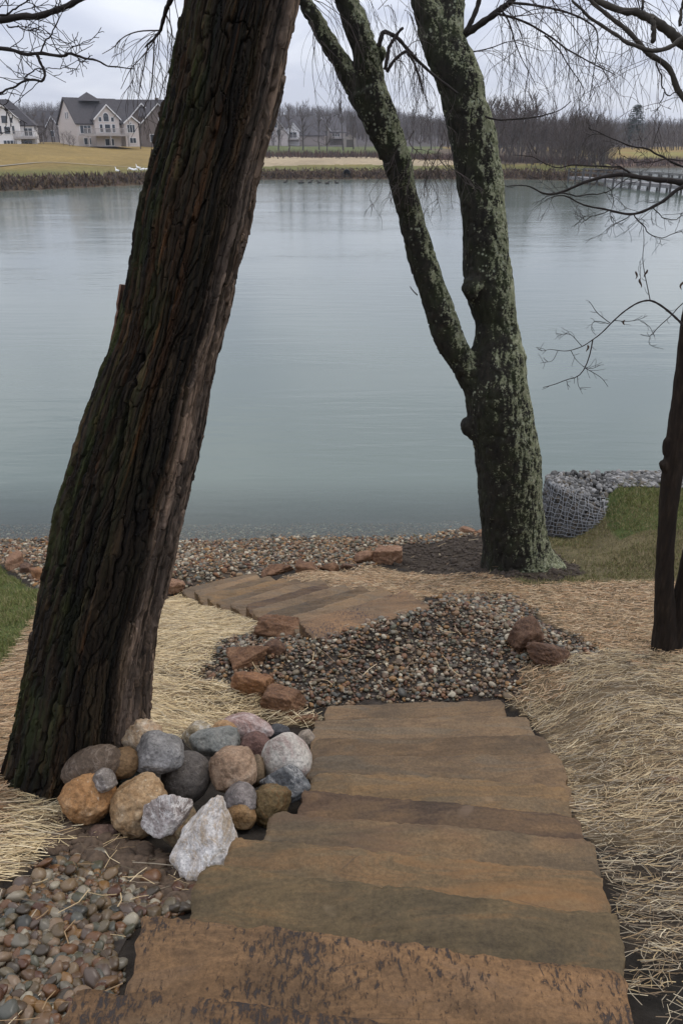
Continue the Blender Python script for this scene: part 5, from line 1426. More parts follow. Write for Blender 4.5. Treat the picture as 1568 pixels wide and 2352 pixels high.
# ------------------------------------------------------------------ the wire gabion on the right shore
gab_f = catmull([(2.58, 9.98, -0.05), (2.56, 9.62, 0.10), (2.72, 9.40, 0.20), (2.96, 9.28, 0.22), (3.25, 9.25, 0.34), (3.55, 9.34, 0.50)], 46)
gab_t = catmull([(2.67, 10.04, 0.70), (2.69, 9.78, 0.72), (2.84, 9.62, 0.68), (3.03, 9.53, 0.60), (3.28, 9.45, 0.52), (3.58, 9.42, 0.56)], 46)
gab_b = catmull([(2.69, 10.10, 0.72), (2.74, 10.14, 0.74), (2.98, 10.22, 0.74), (3.25, 10.26, 0.73), (3.6, 10.27, 0.72), (3.95, 10.27, 0.71)], 46)
gabion = thing('gabion', 'low curved bank end of grey stones held in galvanised wire netting at the right shore', 'gabion', (2.9, 9.5, 0.2))
def gab_pt(a, t):
    """a 0..1 along, t 0..2: front foot, rim, back edge"""
    i = np.clip(a * 45, 0, 44.999); k0 = np.floor(i).astype(int); f = (i - k0)[:, None]
    g = lambda c: c[k0] * (1 - f) + c[np.minimum(k0 + 1, 45)] * f
    F0, T0, B0 = g(gab_f), g(gab_t), g(gab_b)
    u = np.clip(t, 0, 1)[:, None]; w = np.clip(t - 1, 0, 1)[:, None]
    P = F0 + (T0 - F0) * u + (B0 - T0) * w
    bul = (np.sin(np.pi * u[:, 0]) * 0.05)
    P[:, 1] -= bul * 0.8; P[:, 0] -= bul * 0.3
    return P
a_, t_ = np.meshgrid(np.linspace(0, 1, 60), np.concatenate([np.linspace(0, 1, 16), np.linspace(1.05, 2, 14)]))
Pg = gab_pt(a_.ravel(), t_.ravel())
i = np.arange(29)[:, None] * 60 + np.arange(59)[None, :]
mesh_obj('rubble_core', Pg - [0, -0.03, 0.03], np.stack([i, i + 1, i + 61, i + 60], -1).reshape(-1, 4), plain('rubble', (0.075, 0.072, 0.066), 0.95, 0.4, 25), gabion, True)
r_ = np.random.RandomState(77)
ng = 1500
ga, gt = r_.rand(ng), r_.rand(ng) * 2
c_ = gab_pt(ga, gt)
protos = pebble_protos(1, 8, 55)
Bq = np.stack([p[0] for p in protos])[r_.randint(0, 8, ng)]
sz = r_.gamma(10, 0.0030, ng) + 0.006
Mq = np.stack([rot_mat(*r_.uniform(0, 6.28, 3)) for _ in range(ng)])
Vq = np.einsum('nij,nkj->nki', Mq, Bq * (sz[:, None] * np.stack([np.ones(ng), r_.uniform(.6, .95, ng), r_.uniform(.4, .8, ng)], 1))[:, None, :]) + c_[:, None, :]
k = NT('gabion_stone', 0.8, 0.25)
k.done(k.mix(1.0, k.ramp(k.rnd(), [(0, (0.09, 0.087, 0.080)), (0.2, (0.14, 0.136, 0.128)), (0.4, (0.06, 0.058, 0.054)), (0.55, (0.20, 0.192, 0.178)), (0.75, (0.115, 0.098, 0.075)), (0.88, (0.27, 0.26, 0.245))], 'CONSTANT'), k.ramp(k.noise(k.coord(), 50, 4), [(0.3, 0.75), (0.7, 1.25)]), 'MULTIPLY'))
M_GST = k.m
k = NT('gabion_fill', 0.85, 0.2)
k.done(k.mix(1.0, k.ramp(k.rnd(), [(0, (0.072, 0.069, 0.064)), (0.2, (0.111, 0.107, 0.100)), (0.4, (0.052, 0.049, 0.046)), (0.6, (0.143, 0.137, 0.127)), (0.8, (0.091, 0.078, 0.062))], 'CONSTANT'), k.ramp(k.noise(k.coord(), 50, 4), [(0.3, 0.75), (0.7, 1.25)]), 'MULTIPLY'))
M_GFILL = k.m
face_ = gt < 1.05
for m_, mt_ in ((face_, M_GFILL), (~face_, M_GST)):
    tag(mesh_obj('stones', Vq[m_].reshape(-1, 3), (protos[0][1][None] + (np.arange(m_.sum()) * 42)[:, None, None]).reshape(-1, 3), mt_, gabion), kind='stuff')
k = NT('galvanised_wire', 0.5, 0.5); k.b.inputs['Metallic'].default_value = 0.3
M_WIRE = k.done((0.20, 0.205, 0.21))
wb = MB()
def gab_out(P):
    q = P.copy(); q[:, 1] -= 0.040; q[:, 2] += 0.026; q[:, 0] -= 0.018; return q
for a in np.linspace(0, 0.93, 21):
    tt = np.linspace(0.03, 1.3, 26); aa = np.clip(a + 0.012 * np.sin(tt * 9 + a * 40), 0, 1)
    wb.tube(gab_out(gab_pt(aa, tt)), 0.0036, 4, False)
for t in np.linspace(0.04, 1.3, 14):
    aa = np.linspace(0, 0.95, 60)
    wb.tube(gab_out(gab_pt(aa, t + 0.012 * np.sin(aa * 60 + t * 9))), 0.0036, 4, False)
tag(wb.build('wire_netting', M_WIRE, gabion, True), kind='stuff')
gs = np.stack([r_.uniform(3.2, 4.9, 1500), 10.0 + r_.uniform(-0.22, 0.30, 1500)], 1)
sz = r_.gamma(8, 0.0034, 1500) + 0.006
Vr, Fr, *_ = pebble_cloud(gs, sz, 1, 58, 0.35, 0.01)
tag(mesh_obj('shore_gravel', Vr, Fr, M_GST), 'grey gravel strip along the top of the raised bank behind the gabion', 'gravel', kind='stuff')

# ------------------------------------------------------------------ the far bank
def gpf(u, v):
    d = ray(u, v); t = np.linspace(50, 420, 4000)
    P = np.array([0, 0, EYE]) + t[:, None] * d
    g = P[:, 2] - np.maximum(H(P[:, 0], P[:, 1]), 0)
    i = int(np.argmax(g < 0)) if (g < 0).any() else len(t) - 1
    return P[i]
def ground_at(u, Y):
    x = (u - CX_) / F_ * (Y * CP + 1.2)
    return np.array([x, Y, float(H(x, Y))])
# brown winter growth along the water line
r_ = np.random.RandomState(81)
n = 22000
bx = r_.uniform(-110, 50, n); bd = r_.gamma(2.2, 0.95, n); bd = np.where(bx < -20, bd * 1.15, bd * 0.9)
by = far_shore(bx) + np.clip(bd, 0.1, 6.0)
hh = r_.uniform(0.18, 0.60, n) * (0.65 + 0.7 * (0.5 + 0.5 * n2(bx, by, 0.5, 82))) * np.where(bx < -20, 1.15, 0.8)
bz_ = H(bx, by)
ww = r_.uniform(0.08, 0.20, n); ang = r_.uniform(0, 3.14, n); la = r_.uniform(0, 6.28, n); le = r_.uniform(0, 1.0, n) * hh
B0 = np.stack([bx - np.cos(ang) * ww, by - np.sin(ang) * ww, bz_ - .03], 1); B1 = np.stack([bx + np.cos(ang) * ww, by + np.sin(ang) * ww, bz_ - .03], 1)
Tt = np.stack([bx + np.cos(la) * le, by + np.sin(la) * le, bz_ + hh], 1)
M_BRUSH = straw_mat('winter_brush', [(0.085, 0.055, 0.036), (0.060, 0.042, 0.033), (0.13, 0.085, 0.048), (0.10, 0.058, 0.042), (0.17, 0.12, 0.065), (0.072, 0.055, 0.040)])
tag(mesh_obj('bank_growth', np.stack([B0, B1, Tt], 1).reshape(-1, 3), np.arange(n * 3).reshape(-1, 3), M_BRUSH, None, False), 'brown dead weeds along the far water edge', 'weeds', kind='stuff')
# reddish brush behind the pale field and on the far right shore
n = 9000
sel = r_.rand(n)
bx = np.where(sel < 0.5, r_.uniform(-26, 40, n), r_.uniform(48, 130, n))
by = far_shore(bx) + np.where(sel < 0.5, 34 + r_.normal(0, 2.5, n) - np.maximum(bx - 4, 0) * 0.55, r_.uniform(1, 13, n))
hh = r_.uniform(0.4, 1.3, n); bz_ = H(bx, by); ww = r_.uniform(0.05, 0.14, n); ang = r_.uniform(0, 3.14, n)
B0 = np.stack([bx - np.cos(ang) * ww, by - np.sin(ang) * ww, bz_ - .03], 1); B1 = np.stack([bx + np.cos(ang) * ww, by + np.sin(ang) * ww, bz_ - .03], 1)
Tt = np.stack([bx + r_.normal(0, .2, n), by, bz_ + hh], 1)
M_BRUSH2 = straw_mat('red_brush', [(0.10, 0.062, 0.052), (0.085, 0.060, 0.054), (0.13, 0.080, 0.062), (0.075, 0.058, 0.052)])
tag(mesh_obj('reddish_brush', np.stack([B0, B1, Tt], 1).reshape(-1, 3), np.arange(n * 3).reshape(-1, 3), M_BRUSH2, None, False), 'low reddish brown brush on the far shore', 'brush', kind='stuff')
# foot path over the left lawn
pc_ = np.array([gpf(u, v)[:2] for u, v in [(-60, 388), (0, 383), (60, 377), (110, 374), (170, 377), (240, 382), (330, 386)]])
pc_ = catmull(np.hstack([pc_, np.zeros((len(pc_), 1))]), 60)[:, :2]
tn = np.gradient(pc_, axis=0); tn /= np.linalg.norm(tn, axis=1)[:, None]; nn = np.stack([-tn[:, 1], tn[:, 0]], 1)
wd = np.interp(np.arange(60), [0, 25, 60], [0.45, 0.26, 0.10])[:, None]
L_, R2 = pc_ + nn * wd, pc_ - nn * wd
Vp = np.empty((120, 3)); Vp[0::2, :2] = L_; Vp[1::2, :2] = R2; Vp[:, 2] = H(Vp[:, 0], Vp[:, 1]) + 0.10
i = np.arange(59)[:, None] * 2
tag(mesh_obj('foot_path', Vp, (i + np.array([[0, 1, 3, 2]])), plain('path_gravel', (0.22, 0.195, 0.15), 0.9, 0.15)), kind='structure')

# ------------------------------------------------------------------ houses across the lake
M_SIDE = {'white': plain('white_siding', (0.76, 0.74, 0.72), 0.8, 0.05), 'beige': plain('beige_siding', (0.56, 0.50, 0.46), 0.8, 0.06), 'taupe': plain('taupe_siding', (0.17, 0.138, 0.12), 0.8, 0.08), 'tan': plain('tan_siding', (0.30, 0.26, 0.235), 0.8, 0.08)}
M_ROOF = plain('dark_shingles', (0.058, 0.053, 0.055), 0.9, 0.18, 3.0)
M_ROOF2 = plain('grey_shingles', (0.095, 0.088, 0.090), 0.9, 0.15, 3.0)
M_TRIM = plain('white_trim', (0.72, 0.71, 0.70), 0.6, 0.04)
M_DECK = plain('deck_wood', (0.36, 0.33, 0.31), 0.8, 0.12)
M_DARKW = plain('dark_wood', (0.10, 0.085, 0.075), 0.85, 0.2)  # dark brown wood of the shed door
k = NT('window_glass', 0.08, 0.6); M_PANE = k.done((0.035, 0.045, 0.055))
def house(name, label, loc, rz, blocks, windows=(), decks=(), side='beige', roof=None, posts=(), extra=None, chimneys=()):
    t = thing(name, label, 'house', tuple(loc), 'houses across the lake')
    c, s = math.cos(rz), math.sin(rz)
    L = np.array(loc)
    xf = lambda V: np.stack([V[:, 0] * c - V[:, 1] * s, V[:, 0] * s + V[:, 1] * c, V[:, 2]], 1) + L
    for j, b in enumerate(blocks):
        x0, x1, y0, y1, z0, ze, zr, ax = b[:8]
        w = MB()
        if ax == 'x': w.prism([(y0, z0), (y1, z0), (y1, ze), ((y0 + y1) / 2, zr), (y0, ze)], 'x', x0, x1)
        else: w.prism([(x0, z0), (x1, z0), (x1, ze), ((x0 + x1) / 2, zr), (x0, ze)], 'y', y0, y1)
        hip0 = b[9] if len(b) > 9 else (0, 0)
        if ax == 'x':
            w.V[0][3][0] += hip0[0]; w.V[0][8][0] -= hip0[1]
            w.V[0][3][2] -= 0.1; w.V[0][8][2] -= 0.1
        w.build('wall', M_SIDE[b[8] if len(b) > 8 else side], t, False, xf)
        rf = MB(); o = 0.35; th_ = 0.22
        lo, hi = (y0, y1) if ax == 'x' else (x0, x1)
        mid_ = (lo + hi) / 2; sl = (zr - ze) / (mid_ - lo)
        A = (x0, x1) if ax == 'x' else (y0, y1)
        hip = b[9] if len(b) > 9 else (0, 0)
        for sgn, e in ((-1, lo), (1, hi)):
            e2 = e + sgn * o; ez = ze - sl * o
            # the two slopes, with hipped ends where asked for
            q = [(A[0] - o, e2, ez), (A[1] + o, e2, ez), (A[1] + (o if not hip[1] else -hip[1]), mid_, zr + 0.03), (A[0] - (o if not hip[0] else -hip[0]), mid_, zr + 0.03)]
            q = [(p[0], p[1], p[2]) if ax == 'x' else (p[1], p[0], p[2]) for p in q]
            V_ = q + [(p[0], p[1], p[2] + th_) for p in q]
            rf.add(V_, [(0, 1, 2, 3), (4, 7, 6, 5), (0, 4, 5, 1), (1, 5, 6, 2), (2, 6, 7, 3), (3, 7, 4, 0)])
        for e_, on in ((0, hip[0]), (1, hip[1])):
            if on:
                ea = A[0] - o if e_ == 0 else A[1] + o; ra = A[0] + on if e_ == 0 else A[1] - on
                q = [(ea, lo - o, ze - sl * o + th_), (ea, hi + o, ze - sl * o + th_), (ra, mid_, zr + 0.03 + th_)]
                q = [p if ax == 'x' else (p[1], p[0], p[2]) for p in q]
                rf.add(q, None, [(0, 1, 2)])
        r2 = rf.build('roof', roof or M_ROOF, t, False, xf)
        if ax == 'y':   # white barge boards on the gable that faces the lake
            bb = MB()
            for sgn in (-1, 1):
                e2 = mid_ + sgn * (hi - lo + 2 * o) / 2
                V_ = [(mid_, y0 - o - .04, zr + .03), (e2, y0 - o - .04, ze - sl * o), (e2, y0 - o - .04, ze - sl * o + .30), (mid_, y0 - o - .04, zr + .33)]
                V_ = V_ + [(p[0], p[1] + .03, p[2]) for p in V_]
                bb.add(V_, [(0, 1, 2, 3), (4, 7, 6, 5), (0, 4, 5, 1), (2, 6, 7, 3)])
            bb.build('barge_board', M_TRIM, r2, False, xf)
    if extra:
        for P4, top_ in extra:
            rf = MB(); rf.add(list(P4) + [top_], None, [(0, 1, 4), (1, 2, 4), (2, 3, 4), (3, 0, 4)]); rf.build('roof', roof or M_ROOF, t, False, xf)
    for wd_ in windows:
        face, a, z, w, h, np_, arch, off = wd_
        f = MB(); pn = MB()
        def bx(mb, a0, a1, z0, z1, d0, d1):
            if face == 'F': mb.box(a0, a1, off - d1, off - d0, z0, z1)
            else: mb.box(off - d1, off - d0, a0, a1, z0, z1)
        bx(f, a, a + w, z, z + h, 0.0, 0.07)
        if arch:
            n_ = 9; pl = [(a + w / 2 + w / 2 * math.cos(x_), z + h + w / 2 * math.sin(x_)) for x_ in np.linspace(0, math.pi, n_)]
            if face == 'F': f.prism([(p[0], p[1]) for p in pl], 'y', off - 0.07, off)
            pl2 = [(a + w / 2 + (w / 2 - .12) * math.cos(x_), z + h + (w / 2 - .12) * math.sin(x_)) for x_ in np.linspace(0, math.pi, n_)]
            pn.prism(pl2, 'y', off - 0.09, off - 0.05)
        pw = (w - 0.10 * (np_ + 1)) / np_
        for q in range(np_):
            x0 = a + 0.10 + q * (pw + 0.10)
            bx(pn, x0, x0 + pw, z + 0.09, z + h - (0.09 if not arch else 0.02), 0.05, 0.09)
        fo = f.build('window', M_TRIM, t, False, xf)
        pn.build('pane', M_PANE, fo, False, xf)
    for (x0, x1, y0, y1, z) in decks:
        dk = MB(); dk.box(x0, x1, y0, y1, z - 0.3, z)
        do = dk.build('deck', M_DECK, t, False, xf)
        rl = MB()
        rl.box(x0, x1, y0, y0 + .06, z + .95, z + 1.05); rl.box(x0, x1, y0, y0 + .06, z + .10, z + .16)
        for q in np.arange(x0, x1 + .01, 0.26): rl.box(q - .03, q + .03, y0, y0 + .06, z, z + .98)
        rl.build('railing', M_DECK, do, False, xf)
    for (x, y, z) in posts:
        p_ = MB(); p_.box(x - .12, x + .12, y - .12, y + .12, 0, z); p_.build('post', M_DECK, t, False, xf)
    for (x0, x1, y0, y1, z0, z1) in chimneys:
        p_ = MB(); p_.box(x0, x1, y0, y1, z0, z1); p_.build('chimney', M_SIDE['taupe'], t, False, xf)
    return t
S_ = 1.0
h2 = at_y(183, 348.5, 176); h2[2] = float(H(h2[0], h2[1])) - 0.1
f0 = at_y(183, 348.5, 176)[2] - h2[2]
K2 = 0.0243                                     # metres per pixel of my enlargement of this house
ez = lambda zy: (596 - zy) * K2 * 0.785
fx = lambda zx: (zx - 745) * K2 / 0.905 * 0.82
house('house', 'big beige two storey house with dark steep roof, arched central window and long deck', h2, R(40), [
    (0, fx(1285), 0, 8.6, 0, ez(375), ez(150), 'x', 'beige', (0, 1.2)),
    (fx(900), fx(1132), -0.9, 4.0, 0, ez(338), ez(218), 'y'),
    (fx(1165), fx(1300), -1.6, 6.0, 0, ez(372), ez(318), 'y')],
    [('F', fx(772), ez(476), fx(878) - fx(772), ez(396) - ez(476), 3, 0, 0.0),
     ('F', fx(980), ez(364), fx(1038) - fx(980), ez(310) - ez(364), 1, 1, -0.9), ('F', fx(934), ez(366), fx(968) - fx(934), ez(318) - ez(366), 1, 0, -0.9), ('F', fx(1052), ez(366), fx(1086) - fx(1052), ez(318) - ez(366), 1, 0, -0.9),
     ('F', fx(938), ez(466), fx(972) - fx(938), ez(384) - ez(466), 1, 0, -0.9), ('F', fx(986), ez(468), fx(1044) - fx(986), ez(384) - ez(468), 1, 0, -0.9), ('F', fx(1056), ez(466), fx(1090) - fx(1056), ez(384) - ez(466), 1, 0, -0.9),
     ('F', fx(1186), ez(466), fx(1266) - fx(1186), ez(385) - ez(466), 3, 0, -1.6), ('F', fx(1212), ez(384), fx(1240) - fx(1212), ez(378) - ez(384), 1, 1, -1.6), ('F', fx(1202), ez(566), fx(1268) - fx(1202), ez(510) - ez(566), 2, 0, -1.6),
     ('F', fx(1136), ez(436), fx(1158) - fx(1136), ez(392) - ez(436), 1, 0, 0.0),
     ('F', fx(796), ez(580), fx(868) - fx(796), ez(512) - ez(580), 2, 0, 0.0), ('F', fx(976), ez(590), fx(1066) - fx(976), ez(520) - ez(590), 2, 0, -0.9),
     ('L', 3.1, ez(338), 0.55, 1.25, 1, 0, 0.0), ('L', 4.0, ez(338), 0.55, 1.25, 1, 0, 0.0)],
    [(fx(742), fx(1164), -3.4, -0.92, ez(482))], 'beige', None, [(fx(780), -3.2, ez(496)), (fx(985), -3.2, ez(496)), (fx(1156), -3.2, ez(496))],
    [([(fx(865), 2.4, ez(168)), (fx(1060), 2.4, ez(168)), (fx(1060), 6.2, ez(168)), (fx(865), 6.2, ez(168))], (fx(963), 4.3, ez(82)))])
h1 = ground_at(20, 168); h1[2] -= 0.2
wx1 = lambda zx: (zx - 82) * 0.0200
wz1 = lambda zy: (545 - zy) * 0.0182
house('house', 'white gabled house with dark hipped roof cut off by the left edge of the picture', h1, R(14), [
    (wx1(-130), wx1(345), 1.0, 9.5, -0.5, wz1(352), wz1(128), 'x', 'white', (0, 4.2)),
    (wx1(-20), wx1(225), -1.2, 4.0, -0.5, wz1(308), wz1(188), 'y', 'white')],
    [('F', wx1(78), wz1(348), 1.15, wz1(272) - wz1(348), 1, 0, -1.2), ('F', wx1(36), wz1(346), 0.55, 1.0, 1, 0, -1.2), ('F', wx1(150), wz1(346), 0.6, 1.05, 1, 0, -1.2),
     ('F', wx1(90), wz1(446), 1.15, wz1(372) - wz1(446), 1, 0, -1.2), ('F', wx1(46), wz1(446), 0.6, 1.5, 1, 0, -1.2), ('F', wx1(158), wz1(446), 0.6, 1.5, 1, 0, -1.2),
     ('F', wx1(250), wz1(462), 1.6, wz1(384) - wz1(462), 2, 0, 1.0), ('F', wx1(70), wz1(545), 2.4, 0.85, 4, 0, -1.2), ('F', wx1(240), wz1(550), 1.5, 1.0, 2, 0, 1.0)],
    [(wx1(165), wx1(370), -1.6, 0.98, wz1(472))], 'white', None, [(wx1(175), -1.4, wz1(480)), (wx1(362), -1.4, wz1(480))])
h3 = ground_at(296, 205); h3[2] -= 0.3
house('house', 'taupe gabled house half hidden behind the right end of the big beige one', h3, R(8), [(-2, 8.5, 1, 9, 0, 6.0, 9.6, 'x', 'taupe'), (1.0, 7.0, -1.5, 4, 0, 5.6, 8.6, 'y', 'taupe')],
      [('F', 3.3, 3.0, 1.2, 1.8, 2, 0, -1.5), ('F', 3.4, 0.6, 1.2, 1.6, 1, 0, -1.5)], (), 'taupe', None, (), None, [(6.6, 7.5, 4.5, 5.4, 8.0, 10.2)])
h4 = ground_at(338, 200); h4[2] -= 0.3
house('house', 'taupe house with one white framed window in its gable, left of the leaning trunk', h4, R(4), [(-1, 9, 2, 10, 0, 6.4, 9.6, 'x', 'taupe'), (-0.6, 7.6, -1.0, 5, 0, 4.6, 8.6, 'y', 'taupe')],
      [('F', 3.3, 4.5, 1.0, 1.7, 2, 0, -1.0), ('F', 1.2, 1.2, 1.0, 1.6, 1, 0, -1.0)], (), 'taupe')
h8 = ground_at(118, 235); h8[2] -= 0.3
house('house', 'small tan house seen through bare trees between the white house and the big beige one', h8, R(-12), [(-4, 4, 0, 8, 0, 4.6, 8.0, 'x', 'tan'), (0.4, 4.0, -1.2, 3, 0, 4.2, 6.6, 'y', 'tan')], [('F', 1.4, 2.0, 1.1, 1.5, 1, 0, -1.2), ('F', -2.8, 2.0, 1.2, 1.4, 2, 0, 0.0)], (), 'tan')
for (u, Y, rz, lab, sd_, bl, wn, dk) in [
    (634, 262, 6, 'pale gabled house just right of the leaning trunk behind bare trees', 'beige', [(-3.5, 3.5, 0, 8, 0, 3.4, 7.6, 'y')], [('F', -1.6, 2.9, 1.0, 1.6, 1, 0, 0.0), ('F', 0.4, 2.9, 1.0, 1.6, 1, 0, 0.0), ('F', -0.8, 4.8, 1.4, 1.3, 1, 1, 0.0)], ()),
    (676, 268, -4, 'low tan house with white dormer window behind bare trees', 'tan', [(-5, 9, 0, 8, 0, 3.2, 7.8, 'x'), (-1.8, 1.6, -1.0, 3, 0, 4.2, 6.0, 'y', 'white')], [('F', -1.4, 2.2, 2.4, 1.6, 2, 0, -1.0)], [(-2.6, 2.2, -3, -1.02, 2.0)]),
    (740, 272, 4, 'tan house with pointed gable and raised deck in the trees left of the forked trunk', 'tan', [(-6, 7, 1, 9, 0, 3.8, 7.8, 'x'), (-2.6, 2.2, -1.0, 4, 0, 4.2, 7.4, 'y')], [('F', -2.0, 2.6, 1.0, 1.6, 2, 0, -1.0), ('F', 0.6, 2.6, 1.0, 1.6, 1, 0, -1.0), ('F', -1.9, 0.4, 1.0, 1.6, 1, 0, -1.0), ('F', 3.0, 2.4, 2.4, 1.6, 3, 0, 1.0)], [(2.3, 7.2, -1.5, 0.98, 2.2)])]:
    p = ground_at(u, Y); p[2] -= 0.2
    house('house', lab, p, R(rz), bl, wn, dk, sd_, M_ROOF2)
p = ground_at(803, 240); p[2] -= 0.1
sh = thing('shed', 'small low shed at the edge of the trees right of the far houses', 'shed', p.tolist())
b_ = MB(); b_.prism([(-1.6, 0), (1.6, 0), (1.6, 2.2), (0, 3.2), (-1.6, 2.2)], 'y', 0, 3); b_.build('wall', M_SIDE['tan'], sh, False, lambda V: V + p)
b_ = MB(); b_.add([(-1.9, -.2, 2.1), (0, -.2, 3.35), (0, 3.2, 3.35), (-1.9, 3.2, 2.1), (1.9, -.2, 2.1), (1.9, 3.2, 2.1)], [(0, 1, 2, 3), (1, 4, 5, 2)]); b_.build('roof', M_ROOF2, sh, False, lambda V: V + p)
b_ = MB(); b_.box(-0.9, 0.9, -0.06, 0.02, 0, 1.9); b_.build('door', M_DARKW, sh, False, lambda V: V + p)

# ------------------------------------------------------------------ bare trees and the wood
M_FTRUNK = plain('grey_trunk', (0.095, 0.082, 0.074), 0.9, 0.3, 2)
M_FTWIG = plain('grey_twigs', (0.090, 0.071, 0.061), 0.9, 0.3, 0.6)
M_PTRUNK = plain('pale_trunk', (0.24, 0.22, 0.205), 0.9, 0.2, 2)
def tree_proto(seed, h, wide=0.34, dens=1.0, low=0.22):
    r_ = np.random.RandomState(seed)
    tk, cr_ = MB(), MB()
    n = 9
    line = np.stack([np.cumsum(r_.normal(0, 0.012 * h, n)), np.cumsum(r_.normal(0, 0.012 * h, n)), np.linspace(0, h * 0.92, n)], 1); line[0, :2] = 0
    tk.tube(line, np.linspace(0.020 * h, 0.004 * h, n), 6, False)
    for i in range(int(22 * dens)):
        z = r_.uniform(low, 0.92); k_ = z / 0.92 * (n - 1); k0 = min(int(k_), n - 2)
        st_ = lerp(line[k0], line[k0 + 1], k_ - k0)
        a = r_.uniform(0, 6.28); el = r_.uniform(0.55, 1.15)
        L = h * wide * (1.15 - z) * r_.uniform(0.6, 1.15) + 0.06 * h
        d = np.array([math.cos(a) * math.cos(el), math.sin(a) * math.cos(el), math.sin(el)])
        w = wander(st_, d, L, r_, -0.03, 5, 0.18)
        cr_.tube(w, np.linspace(0.0062 * h, 0.0022 * h, 6), 3, False)
        for j in range(5):
            q = r_.randint(1, 6); d2 = (w[q] - w[q - 1]); d2 /= np.linalg.norm(d2); d2 = d2 + r_.normal(0, 0.45, 3) + [0, 0, 0.25]
            w2 = wander(w[q], d2, L * r_.uniform(0.25, 0.6), r_, -0.02, 3, 0.2)
            cr_.tube(w2, np.linspace(0.0030 * h, 0.0014 * h, 4), 3, False)
            for m in range(4):
                e = w2[r_.randint(1, 4)]; d3 = r_.normal(0, 0.6, 3) + [0, 0, 0.7]; d3 /= np.linalg.norm(d3)
                ee = e + d3 * L * r_.uniform(0.12, 0.35)
                sd_ = np.cross(d3, r_.normal(0, 1, 3)); sd_ = sd_ / np.linalg.norm(sd_) * 0.0016 * h
                cr_.add([e - sd_, e + sd_, ee], None, [(0, 1, 2)])
    a_ = tk.build('trunk', M_FTRUNK); b_ = cr_.build('crown', M_FTWIG)
    md = (a_.data, b_.data)
    bpy.data.objects.remove(a_); bpy.data.objects.remove(b_)
    return md
PROT = [tree_proto(800 + i, 10.0, [0.34, 0.28, 0.42, 0.30, 0.46, 0.25][i], [1, 0.9, 1.2, 1.0, 1.1, 0.8][i], [0.22, 0.35, 0.15, 0.3, 0.12, 0.4][i]) for i in range(6)]
SHRUB = [tree_proto(850 + i, 10.0, 0.62, 1.1, 0.03) for i in range(3)]
def plant_tree(p, h, proto, label, group, rz, name='bare_tree', cat='tree', pale=False):
    t = thing(name, label, cat, (float(p[0]), float(p[1]), float(p[2]) - 0.1), group)
    t.scale = (h / 10,) * 3; t.rotation_euler = (0, 0, rz)
    for nm, me in zip(('trunk', 'crown'), proto):
        o = bpy.data.objects.new(nm, me); COL.objects.link(o); o.parent = t
    return t
r_ = random.Random(5)
for i, (u, Y, top) in enumerate([(640, 196, 246), (662, 188, 240), (696, 200, 236), (733, 205, 250), (752, 192, 262), (788, 200, 226), (812, 215, 262), (838, 205, 258), (866, 196, 250), (946, 190, 245), (966, 205, 262), (988, 200, 240), (1012, 210, 255), (1036, 205, 252)]):
    p = ground_at(u, Y)
    h_ = max(5.0, at_y(u, top, Y)[2] - p[2])
    plant_tree(p, h_, PROT[i % 6], ORD[i] + ' bare tree from the left in the row behind the pale dry field', 'bare trees in front of the far houses', r_.uniform(0, 6))
for i, (u, Y, top) in enumerate([(94, 196, 262), (112, 205, 258), (126, 200, 268), (134, 215, 255), (326, 186, 270)]):
    p = ground_at(u, Y)
    plant_tree(p, max(4.0, at_y(u, top, Y)[2] - p[2]), PROT[(i * 2 + 1) % 6], ORD[i] + ' bare tree from the left between the white and the big beige house' if u < 300 else 'small pale bare tree in front of the taupe house left of the leaning trunk', 'bare trees between the left houses' if u < 300 else None, r_.uniform(0, 6))
cnt = 0
for row, (Y0, nrow, u0, u1, t0, t1) in enumerate([(152, 16, 1122, 1300, 272, 292), (165, 20, 1118, 1335, 262, 290), (182, 22, 1112, 1370, 250, 284), (200, 22, 1108, 1395, 242, 276), (220, 16, 1104, 1400, 236, 272)]):
    for q in range(nrow):
        u = lerp(u0, u1, (q + r_.uniform(0, 0.9)) / nrow); Y = Y0 + r_.uniform(-7, 7)
        p = ground_at(u, Y)
        if p[2] < 0.4: continue
        top = lerp(t0, t1, (u - u0) / (u1 - u0)) + r_.uniform(-16, 14)
        if u < 1225 and r_.random() < 0.35: top = r_.uniform(212, 240)
        h_ = at_y(u, top, Y)[2] - p[2]
        plant_tree(p, max(4, h_), PROT[r_.randrange(6)], 'bare grey tree of the dense wood on the point right of the forked tree', 'bare trees of the wood on the point', r_.uniform(0, 6)); cnt += 1
for i in range(46):
    u = r_.uniform(1150, 1398) if i < 26 else r_.uniform(1275, 1398); Y = r_.uniform(133, 150) + (u > 1330) * r_.uniform(0, 14)
    p = ground_at(u, Y)
    if p[2] < 0.25: continue
    plant_tree(p, r_.uniform(2.4, 4.6) * (1.6 if u > 1280 else 0.8), SHRUB[i % 3], 'bare brown shrub at the water edge of the wooded point', 'bare shrubs on the wooded point', r_.uniform(0, 6), 'bare_shrub', 'shrub')
for i, (u, Y, h_) in enumerate([(98, 172, 3.4), (106, 171, 2.6), (152, 170, 2.2), (165, 171, 2.6), (172, 169, 2.0), (128, 176, 1.8)]):
    plant_tree(ground_at(u, Y), h_, SHRUB[i % 3], ORD[[0, 1, 3, 4, 5, 2][i]] + ' dark bare shrub from the left between the white and the beige house', 'bare shrubs by the left houses', r_.uniform(0, 6), 'bare_shrub', 'shrub')
